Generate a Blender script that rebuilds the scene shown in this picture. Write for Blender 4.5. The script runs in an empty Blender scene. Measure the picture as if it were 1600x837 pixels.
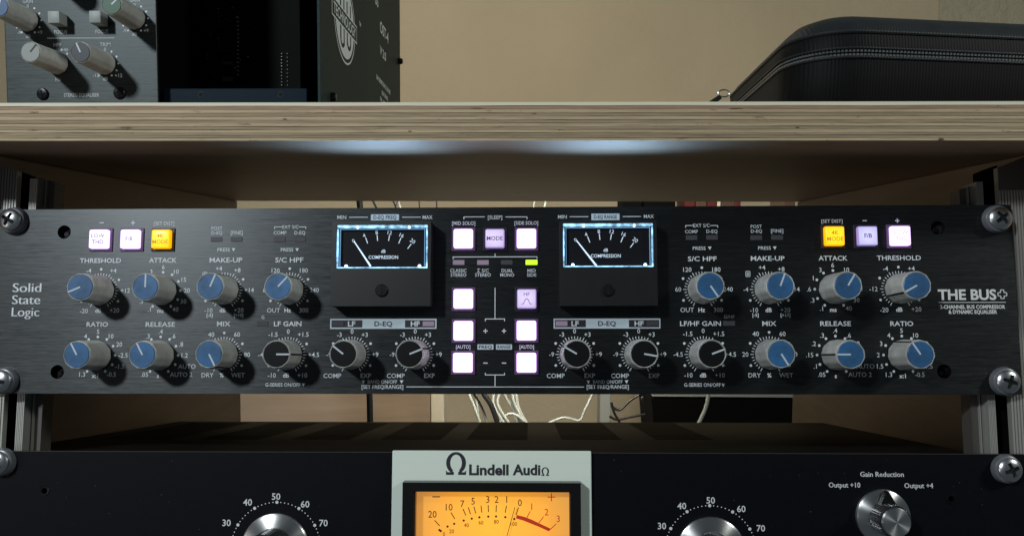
import bpy, bmesh, math, random
from mathutils import Matrix, Vector
random.seed(7)
scene = bpy.context.scene
col = scene.collection
R = math.radians
# ------------------------------------------------------------------ camera
# world origin = centre of the compressor's front panel, x right, y into the rack, z up; helper maths in mm
F_PX, CX, CY = 1156.0, 800.0, 466.5
TILT = 8.26                                   # the rack rails lean back by this much
def rx(a): return Matrix.Rotation(R(a), 3, 'X')
def ry(a): return Matrix.Rotation(R(a), 3, 'Y')
def rz(a): return Matrix.Rotation(R(a), 3, 'Z')
W2C = rz(-1.40) @ ry(-0.11) @ rx(-5.07 + TILT)
T2C = Vector((-8.1, 347.7, -0.4))
CAM = -(W2C.transposed() @ T2C)
cam_d = bpy.data.cameras.new('camera'); cam = bpy.data.objects.new('camera', cam_d); col.objects.link(cam)
cam_d.sensor_width = 36; cam_d.lens = F_PX / 1600 * 36
cam_d.shift_y = (CY - 418.5) / 1600
cam_d.clip_start = 0.01; cam_d.clip_end = 30
ax = W2C.transposed()
cx_, cf_, cu_ = ax.col[0], ax.col[1], ax.col[2]
m = Matrix.Identity(4)
for i in range(3):
    m[i][0], m[i][1], m[i][2], m[i][3] = cx_[i], cu_[i], -cf_[i], CAM[i] / 1000
cam.matrix_world = m
scene.camera = cam
# ------------------------------------------------------------------ world, lamps, exposure
w = bpy.data.worlds.new('World'); scene.world = w; w.use_nodes = True
w.node_tree.nodes['Background'].inputs[0].default_value = (0.75, 0.9, 1.0, 1)
w.node_tree.nodes['Background'].inputs[1].default_value = 0.055
scene.view_settings.view_transform = 'Standard'; scene.view_settings.look = 'None'
scene.view_settings.exposure = 0; scene.view_settings.gamma = 1
def lamp(name, loc, target, energy, size, color, size_y=None):
    d = bpy.data.lights.new(name, 'AREA'); d.energy = energy; d.color = color
    d.shape = 'RECTANGLE' if size_y else 'DISK'; d.size = size
    if size_y: d.size_y = size_y
    o = bpy.data.objects.new(name, d); col.objects.link(o); o.location = loc
    o.rotation_euler = (Vector(target) - Vector(loc)).to_track_quat('-Z', 'Y').to_euler()
    return o
lamp('room_lamp', (-0.84, -1.10, 0.80), (-0.1, 0, 0.05), 14.0, 0.15, (0.90, 0.97, 1.0))
lamp('second_room_lamp', (1.35, -0.62, 0.85), (0.0, 0.1, 0.05), 7.0, 0.2, (0.97, 1.0, 0.93))
lamp('ceiling_lamp_behind', (-0.25, 0.62, 0.95), (-0.10, 1.15, 0.2), 1.2, 0.30, (1.0, 0.88, 0.70))
lamp('hidden_back_fill', (0.0, 0.36, 0.005), (0.0, 1.15, -0.05), 1.7, 0.06, (1.0, 0.90, 0.74))  # added lamp, unseen behind the compressor, brightens wall and cables
lamp('low_left_fill', (-1.3, -1.0, -0.15), (0, 0, 0.02), 1.1, 0.5, (1.0, 0.95, 0.90))  # added soft fill from low left, lifts the dark rails
lamp('hidden_cabinet_fill', (0.0, 0.92, -0.03), (0.0, 0.0, -0.03), 0.06, 0.34, (1.0, 0.84, 0.62), 0.10)  # added lamp hidden behind the rack, brightens the cabinet interior
scene.cycles.use_denoising = True
scene.cycles.max_bounces = 6

# ------------------------------------------------------------------ frames and pixel rays
WORLD = ry(0.38)                              # the cabinet hangs a touch lower at its right end
RACK = rx(-TILT)
def ray(px, py):
    return W2C.transposed() @ Vector(((px - CX) / F_PX, 1.0, (CY - py) / F_PX))
def at(px, py, y=0.0, fr=RACK):
    """point (mm, in frame) where the sight line through a spot of the photo meets the plane y = const"""
    o = fr.transposed() @ CAM; d = fr.transposed() @ ray(px, py)
    t = (y - o.y) / d.y
    return o + d * t
def at_z(px, py, z, fr=RACK):
    o = fr.transposed() @ CAM; d = fr.transposed() @ ray(px, py)
    return o + d * ((z - o.z) / d.z)
def at_x(px, py, x, fr=WORLD):
    o = fr.transposed() @ CAM; d = fr.transposed() @ ray(px, py)
    return o + d * ((x - o.x) / d.x)

# ------------------------------------------------------------------ materials
def lin(c):
    return tuple(((v / 255 + 0.055) / 1.055) ** 2.4 if v > 10 else v / 255 / 12.92 for v in c) + (1,)
MATS = {}
def mat(name, color=(0.5, 0.5, 0.5), rough=0.5, metal=0.0, spec=0.5, emit=None, estr=0, **kw):
    if name in MATS: return MATS[name]
    mt = bpy.data.materials.new(name); mt.use_nodes = True
    b = mt.node_tree.nodes['Principled BSDF']
    b.inputs['Base Color'].default_value = tuple(color[:3]) + (1,)
    b.inputs['Roughness'].default_value = rough
    b.inputs['Metallic'].default_value = metal
    b.inputs['Specular IOR Level'].default_value = spec
    if emit:
        b.inputs['Emission Color'].default_value = tuple(emit[:3]) + (1,)
        b.inputs['Emission Strength'].default_value = estr
    for k, v in kw.items(): b.inputs[k.replace('_', ' ')].default_value = v
    MATS[name] = mt
    return mt
def nodes(mt): return mt.node_tree.nodes, mt.node_tree.links, mt.node_tree.nodes['Principled BSDF']
def noise(mt, scale, detail=4, vec=(1, 1, 1), rough=0.6, coord='Object'):
    n, l, b = nodes(mt)
    tc = n.new('ShaderNodeTexCoord'); mp = n.new('ShaderNodeMapping'); mp.inputs['Scale'].default_value = vec
    t = n.new('ShaderNodeTexNoise'); t.inputs['Scale'].default_value = scale; t.inputs['Detail'].default_value = detail
    t.inputs['Roughness'].default_value = rough
    l.new(tc.outputs[coord], mp.inputs['Vector']); l.new(mp.outputs[0], t.inputs['Vector'])
    return t
def ramp(mt, src, stops):
    n, l, b = nodes(mt); r = n.new('ShaderNodeValToRGB')
    e = r.color_ramp.elements
    while len(e) < len(stops): e.new(0.5)
    for i, (p, c) in enumerate(stops): e[i].position = p; e[i].color = tuple(c[:3]) + (1,)
    l.new(src, r.inputs[0]); return r
def bump(mt, src, strength, dist=0.0002):
    n, l, b = nodes(mt); bp = n.new('ShaderNodeBump'); bp.inputs['Strength'].default_value = strength
    bp.inputs['Distance'].default_value = dist
    l.new(src, bp.inputs['Height']); l.new(bp.outputs[0], b.inputs['Normal'])
def maprange(mt, src, a, b_, c, d):
    n, l, _ = nodes(mt); r = n.new('ShaderNodeMapRange')
    for i, v in enumerate((a, b_, c, d)): r.inputs[1 + i].default_value = v
    l.new(src, r.inputs[0]); return r
def brushed(name, base, rough=0.4, metal=0.75, amount=0.5, aniso=0.75, streak=900, contrast=0.5):
    mt = mat(name, base, rough, metal)
    n, l, b = nodes(mt)
    t = noise(mt, 1.0, 5, (34, 34, streak), 0.7)
    t2 = noise(mt, 1.0, 2, (160, 160, 2600), 0.5)
    mx = n.new('ShaderNodeMath'); mx.operation = 'ADD'; l.new(t.outputs[0], mx.inputs[0])
    m2 = n.new('ShaderNodeMath'); m2.operation = 'MULTIPLY'; m2.inputs[1].default_value = 0.6
    l.new(t2.outputs[0], m2.inputs[0]); l.new(m2.outputs[0], mx.inputs[1])
    lo = [c * (1 - contrast) for c in base[:3]]; hi = [c * (1 + contrast * 1.3) for c in base[:3]]
    r = ramp(mt, maprange(mt, mx.outputs[0], 0.45, 1.15, 0, 1).outputs[0], [(0.15, lo), (0.85, hi)])
    l.new(r.outputs[0], b.inputs['Base Color'])
    rr = maprange(mt, mx.outputs[0], 0.5, 1.1, rough * 0.8, rough * 1.25)
    l.new(rr.outputs[0], b.inputs['Roughness'])
    b.inputs['Anisotropic'].default_value = aniso
    tg = n.new('ShaderNodeCombineXYZ'); tg.inputs[2].default_value = 1.0
    l.new(tg.outputs[0], b.inputs['Tangent'])
    bump(mt, mx.outputs[0], amount, 0.00006)
    return mt
def fine(name, color, rough, scale, strength, dist=0.0001, **kw):
    mt = mat(name, color, rough, **kw)
    t = noise(mt, scale, 5); bump(mt, t.outputs[0], strength, dist)
    n, l, b = nodes(mt)
    lo = [c * 0.8 for c in color[:3]]; hi = [c * 1.2 for c in color[:3]]
    t3 = noise(mt, scale * 0.13, 4)
    r = ramp(mt, t3.outputs[0], [(0.3, lo), (0.7, hi)]); l.new(r.outputs[0], b.inputs['Base Color'])
    return mt
M_panel = brushed('black brushed aluminium', (0.050, 0.054, 0.056), 0.38, 0.88, 0.30, 0.6, 1500, 0.28)
M_panel.node_tree.nodes['Principled BSDF'].inputs['Specular IOR Level'].default_value = 0.2
M_eq = brushed('grey brushed aluminium', (0.027, 0.034, 0.035), 0.42, 0.6, 0.5, 0.5, 1500, 0.5)
M_black_paint = fine('fine black powder coat', (0.0018, 0.0026, 0.0048), 0.55, 2500, 0.35, 0.00005, spec=0.14)
M_lid = fine('dark steel lid', (0.0052, 0.0038, 0.0034), 0.65, 1500, 0.2, 0.00004, spec=0.18)
M_slot = mat('slot black', (0.003, 0.003, 0.003), 0.8, spec=0.05)
M_print = mat('white silkscreen', (0.70, 0.76, 0.80), 0.6)
M_print_bright = mat('bright silkscreen', (0.72, 0.74, 0.74), 0.6)
M_print_dim = mat('grey silkscreen', (0.50, 0.54, 0.55), 0.6)
M_print_dark = mat('dark print', (0.02, 0.02, 0.03), 0.7)
M_bar = mat('pale blue grey print', (0.52, 0.62, 0.68), 0.6)
M_sideprint = mat('white enamel print', (0.85, 0.95, 0.95), 0.6)
M_knob = fine('grey knob plastic', (0.50, 0.51, 0.49), 0.4, 900, 0.06, 0.00005)
M_blue = fine('blue knob cap', (0.026, 0.115, 0.27), 0.5, 1200, 0.05, 0.00004)
M_blackcap = mat('black knob cap', (0.005, 0.006, 0.007), 0.45, spec=0.2)
M_green = mat('green knob cap', (0.030, 0.105, 0.060), 0.5)
M_greycap = mat('grey knob cap', (0.30, 0.33, 0.32), 0.5)
M_charcoal = mat('charcoal knob cap', (0.028, 0.038, 0.048), 0.5)
M_bluegrey = mat('blue grey knob cap', (0.05, 0.12, 0.26), 0.5)
M_pointer = mat('pointer line', (0.55, 0.62, 0.68), 0.5)
M_darkline = mat('dark pointer line', (0.01, 0.012, 0.014), 0.5)
M_housing = mat('button bezel black plastic', (0.035, 0.030, 0.040), 0.35)
M_hole = mat('hole black', (0.002, 0.002, 0.002), 0.9)
M_meter = fine('textured black plastic', (0.007, 0.0075, 0.009), 0.42, 2600, 0.4, 0.00008)
M_face = mat('meter face black', (0.008, 0.008, 0.011), 0.5, spec=0.1)
M_ledoff = mat('unlit indicator', (0.075, 0.072, 0.082), 0.25)
M_ledfaint = mat('faint indicator', (0.16, 0.13, 0.16), 0.3, emit=(0.55, 0.42, 0.6), estr=0.22)
M_ledgreen = mat('green indicator', (0.2, 0.5, 0.02), 0.4, emit=(0.42, 1.0, 0.02), estr=1.7)
def lit(name, colr, s_mid, s_edge, edge_col=None):
    """translucent keycap lit from a lamp behind its middle"""
    mt = mat(name, tuple(0.5 * v for v in colr), 0.35)
    n, l, b = nodes(mt)
    tc = n.new('ShaderNodeTexCoord'); ln = n.new('ShaderNodeVectorMath'); ln.operation = 'LENGTH'
    l.new(tc.outputs['Object'], ln.inputs[0])
    r = maprange(mt, ln.outputs['Value'], 0.0025, 0.0062, s_mid, s_edge)
    b.inputs['Emission Color'].default_value = colr + (1,)
    if edge_col:
        e = maprange(mt, ln.outputs['Value'], 0.0046, 0.0058, 0, 1)
        rr = ramp(mt, e.outputs[0], [(0, colr), (1, edge_col)]); l.new(rr.outputs[0], b.inputs['Emission Color'])
    l.new(r.outputs[0], b.inputs['Emission Strength'])
    return mt
M_litwhite = lit('white lit keycap', (1.0, 0.74, 0.98), 6.5, 1.25)
M_litread = lit('evenly lit white keycap', (0.86, 0.76, 1.0), 1.45, 0.85)
M_litdim = lit('lavender lit keycap', (0.62, 0.60, 1.0), 0.95, 0.62)
M_litmauve = lit('mauve lit keycap', (0.74, 0.62, 0.95), 0.85, 0.55)
M_lityellow = lit('yellow lit keycap', (1.0, 0.68, 0.02), 1.15, 0.85)
M_legend_p = mat('purple legend', (0.12, 0.06, 0.16), 0.6, emit=(0.12, 0.07, 0.22), estr=0.5)
M_legend_f = mat('faint legend', (0.3, 0.2, 0.3), 0.6, emit=(0.75, 0.60, 0.75), estr=0.8)
M_legend_d = mat('dark legend', (0.05, 0.03, 0.10), 0.6, emit=(0.15, 0.08, 0.25), estr=0.4)
M_legend_y = mat('brown legend', (0.3, 0.15, 0.01), 0.6, emit=(0.55, 0.26, 0.01), estr=0.75)
M_glowbar = mat('edge lit acrylic', (0.3, 0.5, 0.6), 0.2, emit=(0.30, 0.64, 1.0), estr=1.5)
def glowbar():
    n, l, b = nodes(M_glowbar); t = noise(M_glowbar, 260, 4)
    r = maprange(M_glowbar, t.outputs[0], 0.38, 0.64, 0.12, 2.2); l.new(r.outputs[0], b.inputs['Emission Strength'])
glowbar()
M_glowdim = mat('faintly lit acrylic edge', (0.2, 0.3, 0.4), 0.2, emit=(0.25, 0.55, 0.95), estr=0.45)
M_glowspot = mat('lamp spot', (0.5, 0.7, 0.8), 0.2, emit=(0.55, 0.85, 1.0), estr=3.5)
M_leak = mat('light leaking from the top of the meter', (0.5, 0.6, 0.7), 0.4, emit=(0.45, 0.70, 1.0), estr=0.5)
M_glass = bpy.data.materials.new('thin clear pane'); M_glass.use_nodes = True
def pane():
    n, l = M_glass.node_tree.nodes, M_glass.node_tree.links; out = n['Material Output']
    tr = n.new('ShaderNodeBsdfTransparent'); gl = n.new('ShaderNodeBsdfGlossy'); gl.inputs['Roughness'].default_value = 0.12
    mx = n.new('ShaderNodeMixShader'); mx.inputs[0].default_value = 0.02
    l.new(tr.outputs[0], mx.inputs[1]); l.new(gl.outputs[0], mx.inputs[2]); l.new(mx.outputs[0], out.inputs[0])
pane()
M_scale = mat('glowing scale print', (0.5, 0.6, 0.7), 0.5, emit=(0.62, 0.75, 0.9), estr=0.55)
M_needle = mat('glowing needle', (0.6, 0.7, 0.8), 0.5, emit=(0.6, 0.8, 1.0), estr=0.95)
M_steel = mat('nickel screw', (0.70, 0.72, 0.75), 0.27, 1.0)
M_washer = mat('clear plastic washer', (0.13, 0.14, 0.155), 0.3, 0.0, 0.6)
M_blackscrew = mat('black screw', (0.015, 0.015, 0.017), 0.3, 0.7)
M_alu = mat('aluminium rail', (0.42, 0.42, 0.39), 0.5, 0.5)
M_alu_dark = mat('shaded aluminium web', (0.13, 0.12, 0.115), 0.5, 0.5)  # same aluminium as the rail, shade put into its colour
M_rubber = mat('black cable jacket', (0.012, 0.012, 0.014), 0.45)
M_whitecable = mat('white cable jacket', (0.36, 0.40, 0.38), 0.45)
M_plate = mat('pale grey green plate', (0.76, 0.85, 0.77), 0.45)
M_bezel = mat('gloss black bezel', (0.006, 0.006, 0.006), 0.3)
M_turned = mat('turned aluminium', (0.80, 0.81, 0.81), 0.33, 1.0)
def turned():
    n, l, b = nodes(M_turned)
    tc = n.new('ShaderNodeTexCoord'); sp = n.new('ShaderNodeSeparateXYZ'); l.new(tc.outputs['Object'], sp.inputs[0])
    v = n.new('ShaderNodeCombineXYZ'); l.new(sp.outputs[0], v.inputs[0]); l.new(sp.outputs[2], v.inputs[1])
    ln = n.new('ShaderNodeVectorMath'); ln.operation = 'LENGTH'; l.new(v.outputs[0], ln.inputs[0])
    t = n.new('ShaderNodeTexNoise'); t.noise_dimensions = '1D'; t.inputs['Scale'].default_value = 6000
    l.new(ln.outputs['Value'], t.inputs['W']); bump(M_turned, t.outputs[0], 0.35, 0.00004)
    # concentric tool marks: the highlight fans out from the centre
    cr = n.new('ShaderNodeVectorMath'); cr.operation = 'CROSS_PRODUCT'
    v3 = n.new('ShaderNodeCombineXYZ'); l.new(sp.outputs[0], v3.inputs[0]); l.new(sp.outputs[2], v3.inputs[2])
    cr.inputs[1].default_value = (0, 1, 0); l.new(v3.outputs[0], cr.inputs[0])
    vt = n.new('ShaderNodeVectorTransform'); vt.vector_type = 'VECTOR'; vt.convert_from = 'OBJECT'; vt.convert_to = 'WORLD'
    l.new(v3.outputs[0], vt.inputs[0]); l.new(vt.outputs[0], b.inputs['Tangent'])
    b.inputs['Anisotropic'].default_value = 0.85
turned()
def amber():
    mt = mat('amber meter face', (0.7, 0.35, 0.05), 0.5); n, l, b = nodes(mt)
    tc = n.new('ShaderNodeTexCoord'); sp = n.new('ShaderNodeSeparateXYZ'); l.new(tc.outputs['Object'], sp.inputs[0])
    ln = n.new('ShaderNodeVectorMath'); ln.operation = 'LENGTH'; l.new(tc.outputs['Object'], ln.inputs[0])
    rr = ramp(mt, maprange(mt, ln.outputs['Value'], 0.004, 0.045, 0, 1).outputs[0],
              [(0.0, (1.0, 0.44, 0.03)), (0.5, (0.85, 0.33, 0.035)), (1.0, (0.42, 0.21, 0.075))])
    l.new(rr.outputs[0], b.inputs['Emission Color'])
    b.inputs['Emission Strength'].default_value = 0.86
    return mt
M_amber = amber()
M_brown_print = mat('dark brown meter print', (0.06, 0.015, 0.01), 0.6)
M_red_print = mat('red meter print', (0.55, 0.03, 0.01), 0.6, emit=(0.6, 0.05, 0.01), estr=0.25)
M_knurl = mat('black knurled metal', (0.10, 0.10, 0.105), 0.3, 0.8)
M_vent = mat('vent slot', (0.0034, 0.0026, 0.0023), 0.8, spec=0.05)
M_bezel_in = mat('bezel inner wall', (0.10, 0.055, 0.035), 0.35)
def wood(name, c1, c2, streak=(2, 2, 60), sc=1.0, rough=0.55, bs=0.2):
    mt = mat(name, c1, rough); n, l, b = nodes(mt)
    t = noise(mt, sc * 4, 6, streak, 0.65); t2 = noise(mt, sc * 60, 3, (1, 1, 8))
    r = ramp(mt, t.outputs[0], [(0.3, c1), (0.7, c2)])
    l.new(r.outputs[0], b.inputs['Base Color']); bump(mt, t2.outputs[0], bs, 0.0003)
    return mt
M_ply_face = wood('birch plywood face', (0.36, 0.25, 0.16), (0.44, 0.32, 0.21), (3, 40, 3))
M_side = wood('cabinet side plywood', (0.34, 0.24, 0.15), (0.42, 0.30, 0.19), (3, 3, 30))
def vary(mt, lo, hi):
    """each copy a touch lighter or darker, with faint handling marks"""
    n, l, b = nodes(mt); inp = b.inputs['Base Color']; src = inp.links[0].from_socket
    oi = n.new('ShaderNodeObjectInfo'); rr = maprange(mt, oi.outputs['Random'], 0, 1, lo, hi)
    t = noise(mt, 160, 4); r2 = maprange(mt, t.outputs[0], 0.35, 0.7, 0.88, 1.1)
    m = n.new('ShaderNodeMath'); m.operation = 'MULTIPLY'; l.new(rr.outputs[0], m.inputs[0]); l.new(r2.outputs[0], m.inputs[1])
    v = n.new('ShaderNodeVectorMath'); v.operation = 'SCALE'; l.new(src, v.inputs[0]); l.new(m.outputs[0], v.inputs['Scale']); l.new(v.outputs[0], inp)
    r3 = maprange(mt, t.outputs[0], 0.35, 0.7, 0.55, 0.36); l.new(r3.outputs[0], b.inputs['Roughness'])
vary(M_blue, 0.86, 1.12); vary(M_knob, 0.9, 1.1)
def specks(mt, scale=700, thr=0.735, amt=0.09):
    """dust: a few pale grains"""
    n, l, b = nodes(mt); inp = b.inputs['Base Color']; src = inp.links[0].from_socket
    t = noise(mt, scale, 2, (1, 1, 1), 0.5); r_ = maprange(mt, t.outputs[0], thr, thr + 0.03, 0, amt)
    v = n.new('ShaderNodeVectorMath'); v.operation = 'ADD'; l.new(src, v.inputs[0]); l.new(r_.outputs[0], v.inputs[1]); l.new(v.outputs[0], inp)
specks(M_black_paint); specks(M_meter, 900); specks(M_lid, 500, 0.74, 0.05)
M_board = wood('pine board', (0.27, 0.195, 0.13), (0.35, 0.26, 0.175), (1.5, 1.5, 18))
def ply(name, c1, c2):
    mt = mat(name, c1, 0.7); n, l, b = nodes(mt)
    t = noise(mt, 40, 7, (1.0, 1, 24), 0.75); t2 = noise(mt, 900, 3, (0.12, 1, 1))
    t3 = noise(mt, 3.0, 3, (1, 1, 30))
    r = ramp(mt, t.outputs[0], [(0.25, [c * 0.55 for c in c1]), (0.42, c1), (0.72, c2)])
    mx = n.new('ShaderNodeMixRGB'); mx.blend_type = 'MULTIPLY'; mx.inputs[0].default_value = 0.35
    r2 = ramp(mt, t3.outputs[0], [(0.3, (0.62, 0.60, 0.55)), (0.65, (1.1, 1.08, 1.05))])
    l.new(r.outputs[0], mx.inputs[1]); l.new(r2.outputs[0], mx.inputs[2])
    t4 = noise(mt, 420, 4, (0.22, 1, 1.6), 0.7)
    r4 = ramp(mt, t4.outputs[0], [(0.31, (0.42, 0.34, 0.28)), (0.36, (1, 1, 1))])
    m4 = n.new('ShaderNodeMixRGB'); m4.blend_type = 'MULTIPLY'; m4.inputs[0].default_value = 1
    l.new(mx.outputs[0], m4.inputs[1]); l.new(r4.outputs[0], m4.inputs[2])
    l.new(m4.outputs[0], b.inputs['Base Color']); bump(mt, t2.outputs[0], 0.6, 0.0004)
    return mt
M_ply_a = ply('pale end grain veneer', (0.50, 0.385, 0.235), (0.66, 0.52, 0.335))
M_ply_b = ply('grey brown veneer', (0.33, 0.255, 0.16), (0.45, 0.355, 0.235))
M_ply_c = ply('reddish veneer', (0.34, 0.22, 0.15), (0.46, 0.32, 0.22))
M_glue = mat('glue line', (0.11, 0.07, 0.045), 0.8)
M_topveneer = mat('pale top veneer', (0.80, 0.76, 0.58), 0.5)
def plaster(name, c, s):
    mt = mat(name, c, 0.85); t = noise(mt, 45, 8); bump(mt, t.outputs[0], s * 1.4, 0.006)
    n, l, b = nodes(mt); t2 = noise(mt, 2.2, 4)
    r = ramp(mt, t2.outputs[0], [(0.3, [v * 0.9 for v in c]), (0.7, [v * 1.06 for v in c])]); l.new(r.outputs[0], b.inputs['Base Color'])
    return mt
M_wall = plaster('beige painted plaster', (0.54, 0.44, 0.285), 0.35)
M_wall_grey = plaster('grey green rough plaster', (0.47, 0.41, 0.28), 0.9)
M_case = fine('black ribbed nylon', (0.012, 0.0155, 0.0175), 0.5, 900, 0.3, 0.0002, spec=0.28)  # same fabric as the sides, top light put into the lighter colour
M_case_shaded = fine('shaded black case nylon', (0.0024, 0.0030, 0.0032), 0.6, 900, 0.3, 0.0002, spec=0.14)  # same fabric darkened, shade of the sides put into the colour
def caserib(M_case):
    n, l, b = nodes(M_case)
    tc = n.new('ShaderNodeTexCoord'); wv = n.new('ShaderNodeTexWave'); wv.wave_type = 'BANDS'; wv.bands_direction = 'X'
    wv.inputs['Scale'].default_value = 210; wv.inputs['Distortion'].default_value = 0.3
    l.new(tc.outputs['Object'], wv.inputs[0]); bump(M_case, wv.outputs[1], 0.22, 0.0004)
    b.inputs['Sheen Weight'].default_value = 0.05
caserib(M_case); caserib(M_case_shaded)
M_zip = mat('black zipper teeth', (0.22, 0.24, 0.24), 0.3, 0.6)
M_chassis = fine('dark green grey powder coat', (0.024, 0.043, 0.043), 0.55, 3000, 0.4, 0.00006, spec=0.12)
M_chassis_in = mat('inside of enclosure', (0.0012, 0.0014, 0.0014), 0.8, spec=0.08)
M_lip = mat('navy enamel lip', (0.005, 0.014, 0.026), 0.45, spec=0.08)
M_pcb = mat('circuit board', (0.0015, 0.003, 0.002), 0.7, spec=0.1)
M_pin = mat('tinned pin', (0.6, 0.6, 0.55), 0.3, 0.9)
M_chip = mat('chip package', (0.05, 0.055, 0.05), 0.4)
M_red = mat('dark red plastic', (0.10, 0.008, 0.007), 0.5)
M_greybar = mat('grey metal bar', (0.28, 0.30, 0.28), 0.5)
M_cream = mat('cream paint', (0.66, 0.60, 0.45), 0.7)

# ------------------------------------------------------------------ mesh helpers (mm in, metres out)
S = 0.001
def finish(bm, name, mt, smooth=False):
    bmesh.ops.recalc_face_normals(bm, faces=bm.faces[:])
    for v in bm.verts: v.co *= S
    me = bpy.data.meshes.new(name); bm.to_mesh(me); bm.free()
    me.materials.append(mt)
    if smooth:
        me.polygons.foreach_set('use_smooth', [True] * len(me.polygons))
        try: me.set_sharp_from_angle(angle=R(35))
        except Exception: pass
    return me
def add_box(bm, x0, x1, y0, y1, z0, z1, bev=0, seg=2):
    vs = [bm.verts.new((x, y, z)) for x in (x0, x1) for y in (y0, y1) for z in (z0, z1)]
    fs = [(0, 1, 3, 2), (4, 6, 7, 5), (0, 4, 5, 1), (2, 3, 7, 6), (0, 2, 6, 4), (1, 5, 7, 3)]
    faces = [bm.faces.new([vs[i] for i in f]) for f in fs]
    if bev:
        es = list({e for f in faces for e in f.edges})
        bmesh.ops.bevel(bm, geom=es, offset=bev, segments=seg, profile=0.5, affect='EDGES')
def add_prism(bm, pts, y0, y1):
    """polygon of (x, z) points, between two depths"""
    a = [bm.verts.new((x, y0, z)) for x, z in pts]; b = [bm.verts.new((x, y1, z)) for x, z in pts]
    n = len(pts)
    bm.faces.new(a); bm.faces.new(b[::-1])
    for i in range(n): bm.faces.new((a[i], b[i], b[(i + 1) % n], a[(i + 1) % n]))
def add_sheet(bm, pts, y):
    bm.faces.new([bm.verts.new((x, y, z)) for x, z in pts])
def add_disc(bm, x, z, r, y, n=12):
    add_sheet(bm, [(x + r * math.cos(2 * math.pi * i / n), z + r * math.sin(2 * math.pi * i / n)) for i in range(n)], y)
def add_seg(bm, x0, z0, x1, z1, wd, y):
    dx, dz = x1 - x0, z1 - z0; L = math.hypot(dx, dz); nx, nz = -dz / L * wd / 2, dx / L * wd / 2
    add_sheet(bm, [(x0 + nx, z0 + nz), (x1 + nx, z1 + nz), (x1 - nx, z1 - nz), (x0 - nx, z0 - nz)], y)
def add_lathe(bm, prof, n=48, cx=0, cz=0, wob=None):
    """profile of (radius, y) round the y axis; radius 0 closes to a point"""
    rings = []
    for r, y in prof:
        if r == 0: rings.append([bm.verts.new((cx, y, cz))])
        else:
            ring = []
            for i in range(n):
                a = 2 * math.pi * i / n; rr = r * (wob(a) if wob else 1)
                ring.append(bm.verts.new((cx + rr * math.sin(a), y, cz + rr * math.cos(a))))
            rings.append(ring)
    for a, b in zip(rings, rings[1:]):
        for i in range(n):
            j = (i + 1) % n
            if len(a) == 1 and len(b) > 1: bm.faces.new((a[0], b[i], b[j]))
            elif len(b) == 1 and len(a) > 1: bm.faces.new((a[i], b[0], a[j]))
            elif len(a) > 1: bm.faces.new((a[i], b[i], b[j], a[j]))
def add_tube(bm, pts, r, n=10):
    pts = [Vector(p) for p in pts]
    # Catmull-Rom
    P = [pts[0] * 2 - pts[1]] + pts + [pts[-1] * 2 - pts[-2]]; sm = []
    for i in range(1, len(P) - 2):
        for k in range(8):
            t = k / 8; a, b, c, d = P[i - 1], P[i], P[i + 1], P[i + 2]
            sm.append(0.5 * ((2 * b) + (c - a) * t + (2 * a - 5 * b + 4 * c - d) * t * t + (3 * b - a - 3 * c + d) * t ** 3))
    sm.append(pts[-1]); rings = []
    for i, p in enumerate(sm):
        t = (sm[min(i + 1, len(sm) - 1)] - sm[max(i - 1, 0)]).normalized()
        u = t.cross(Vector((0.13, 1, 0.07))).normalized(); v = t.cross(u)
        rings.append([bm.verts.new(p + (u * math.cos(2 * math.pi * k / n) + v * math.sin(2 * math.pi * k / n)) * r) for k in range(n)])
    for a, b in zip(rings, rings[1:]):
        for k in range(n): bm.faces.new((a[k], a[(k + 1) % n], b[(k + 1) % n], b[k]))
    bm.faces.new(rings[0]); bm.faces.new(rings[-1][::-1])
def ring(bm, cx, cz, r0, r1, y, n=48, sx=1, a0=0, a1=360):
    A = [R(a0 + (a1 - a0) * i / n) for i in range(n + 1)]
    for p, q in zip(A, A[1:]):
        add_sheet(bm, [(cx + sx * r0 * math.sin(p), cz + r0 * math.cos(p)), (cx + sx * r1 * math.sin(p), cz + r1 * math.cos(p)),
                       (cx + sx * r1 * math.sin(q), cz + r1 * math.cos(q)), (cx + sx * r0 * math.sin(q), cz + r0 * math.cos(q))], y)

# ------------------------------------------------------------------ object helpers
def tag(o, label, cat, group=None, kind=None):
    if label: o['label'] = label
    if cat: o['category'] = cat
    if group: o['group'] = group
    if kind: o['kind'] = kind
    return o
def thing(name, label, cat, pos=(0, 0, 0), fr=RACK, group=None):
    """an Empty at the thing's base; its frame stays fixed to the cabinet (WORLD) or the leaning rack (RACK)"""
    o = bpy.data.objects.new(name, None); col.objects.link(o)
    o.empty_display_size = 0.01
    p = fr @ Vector(pos)
    o.matrix_world = Matrix.Translation(p * S) @ fr.to_4x4()
    o['_p'] = list(pos)
    return tag(o, label, cat, group)
def part(name, me, parent, pos=None, rot=0, label=None):
    """child at pos, given in the frame of its thing (mm); mesh vertices are relative to pos"""
    o = bpy.data.objects.new(name, me); col.objects.link(o); o.parent = parent
    base = Vector(parent['_p']) if '_p' in parent else Vector((0, 0, 0))
    p = Vector(pos) if pos is not None else Vector((0, 0, 0))
    o.location = (p - base) * S; o['_p'] = list(p)
    o.rotation_euler = (0, rot, 0)
    if label: o['label'] = label
    return o
def sub(name, me, parent, off=(0, 0, 0), label=None):
    """child whose mesh sits at an offset (mm) from its parent's own origin"""
    o = bpy.data.objects.new(name, me); col.objects.link(o); o.parent = parent
    o.location = Vector(off) * S
    if label: o['label'] = label
    return o
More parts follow.
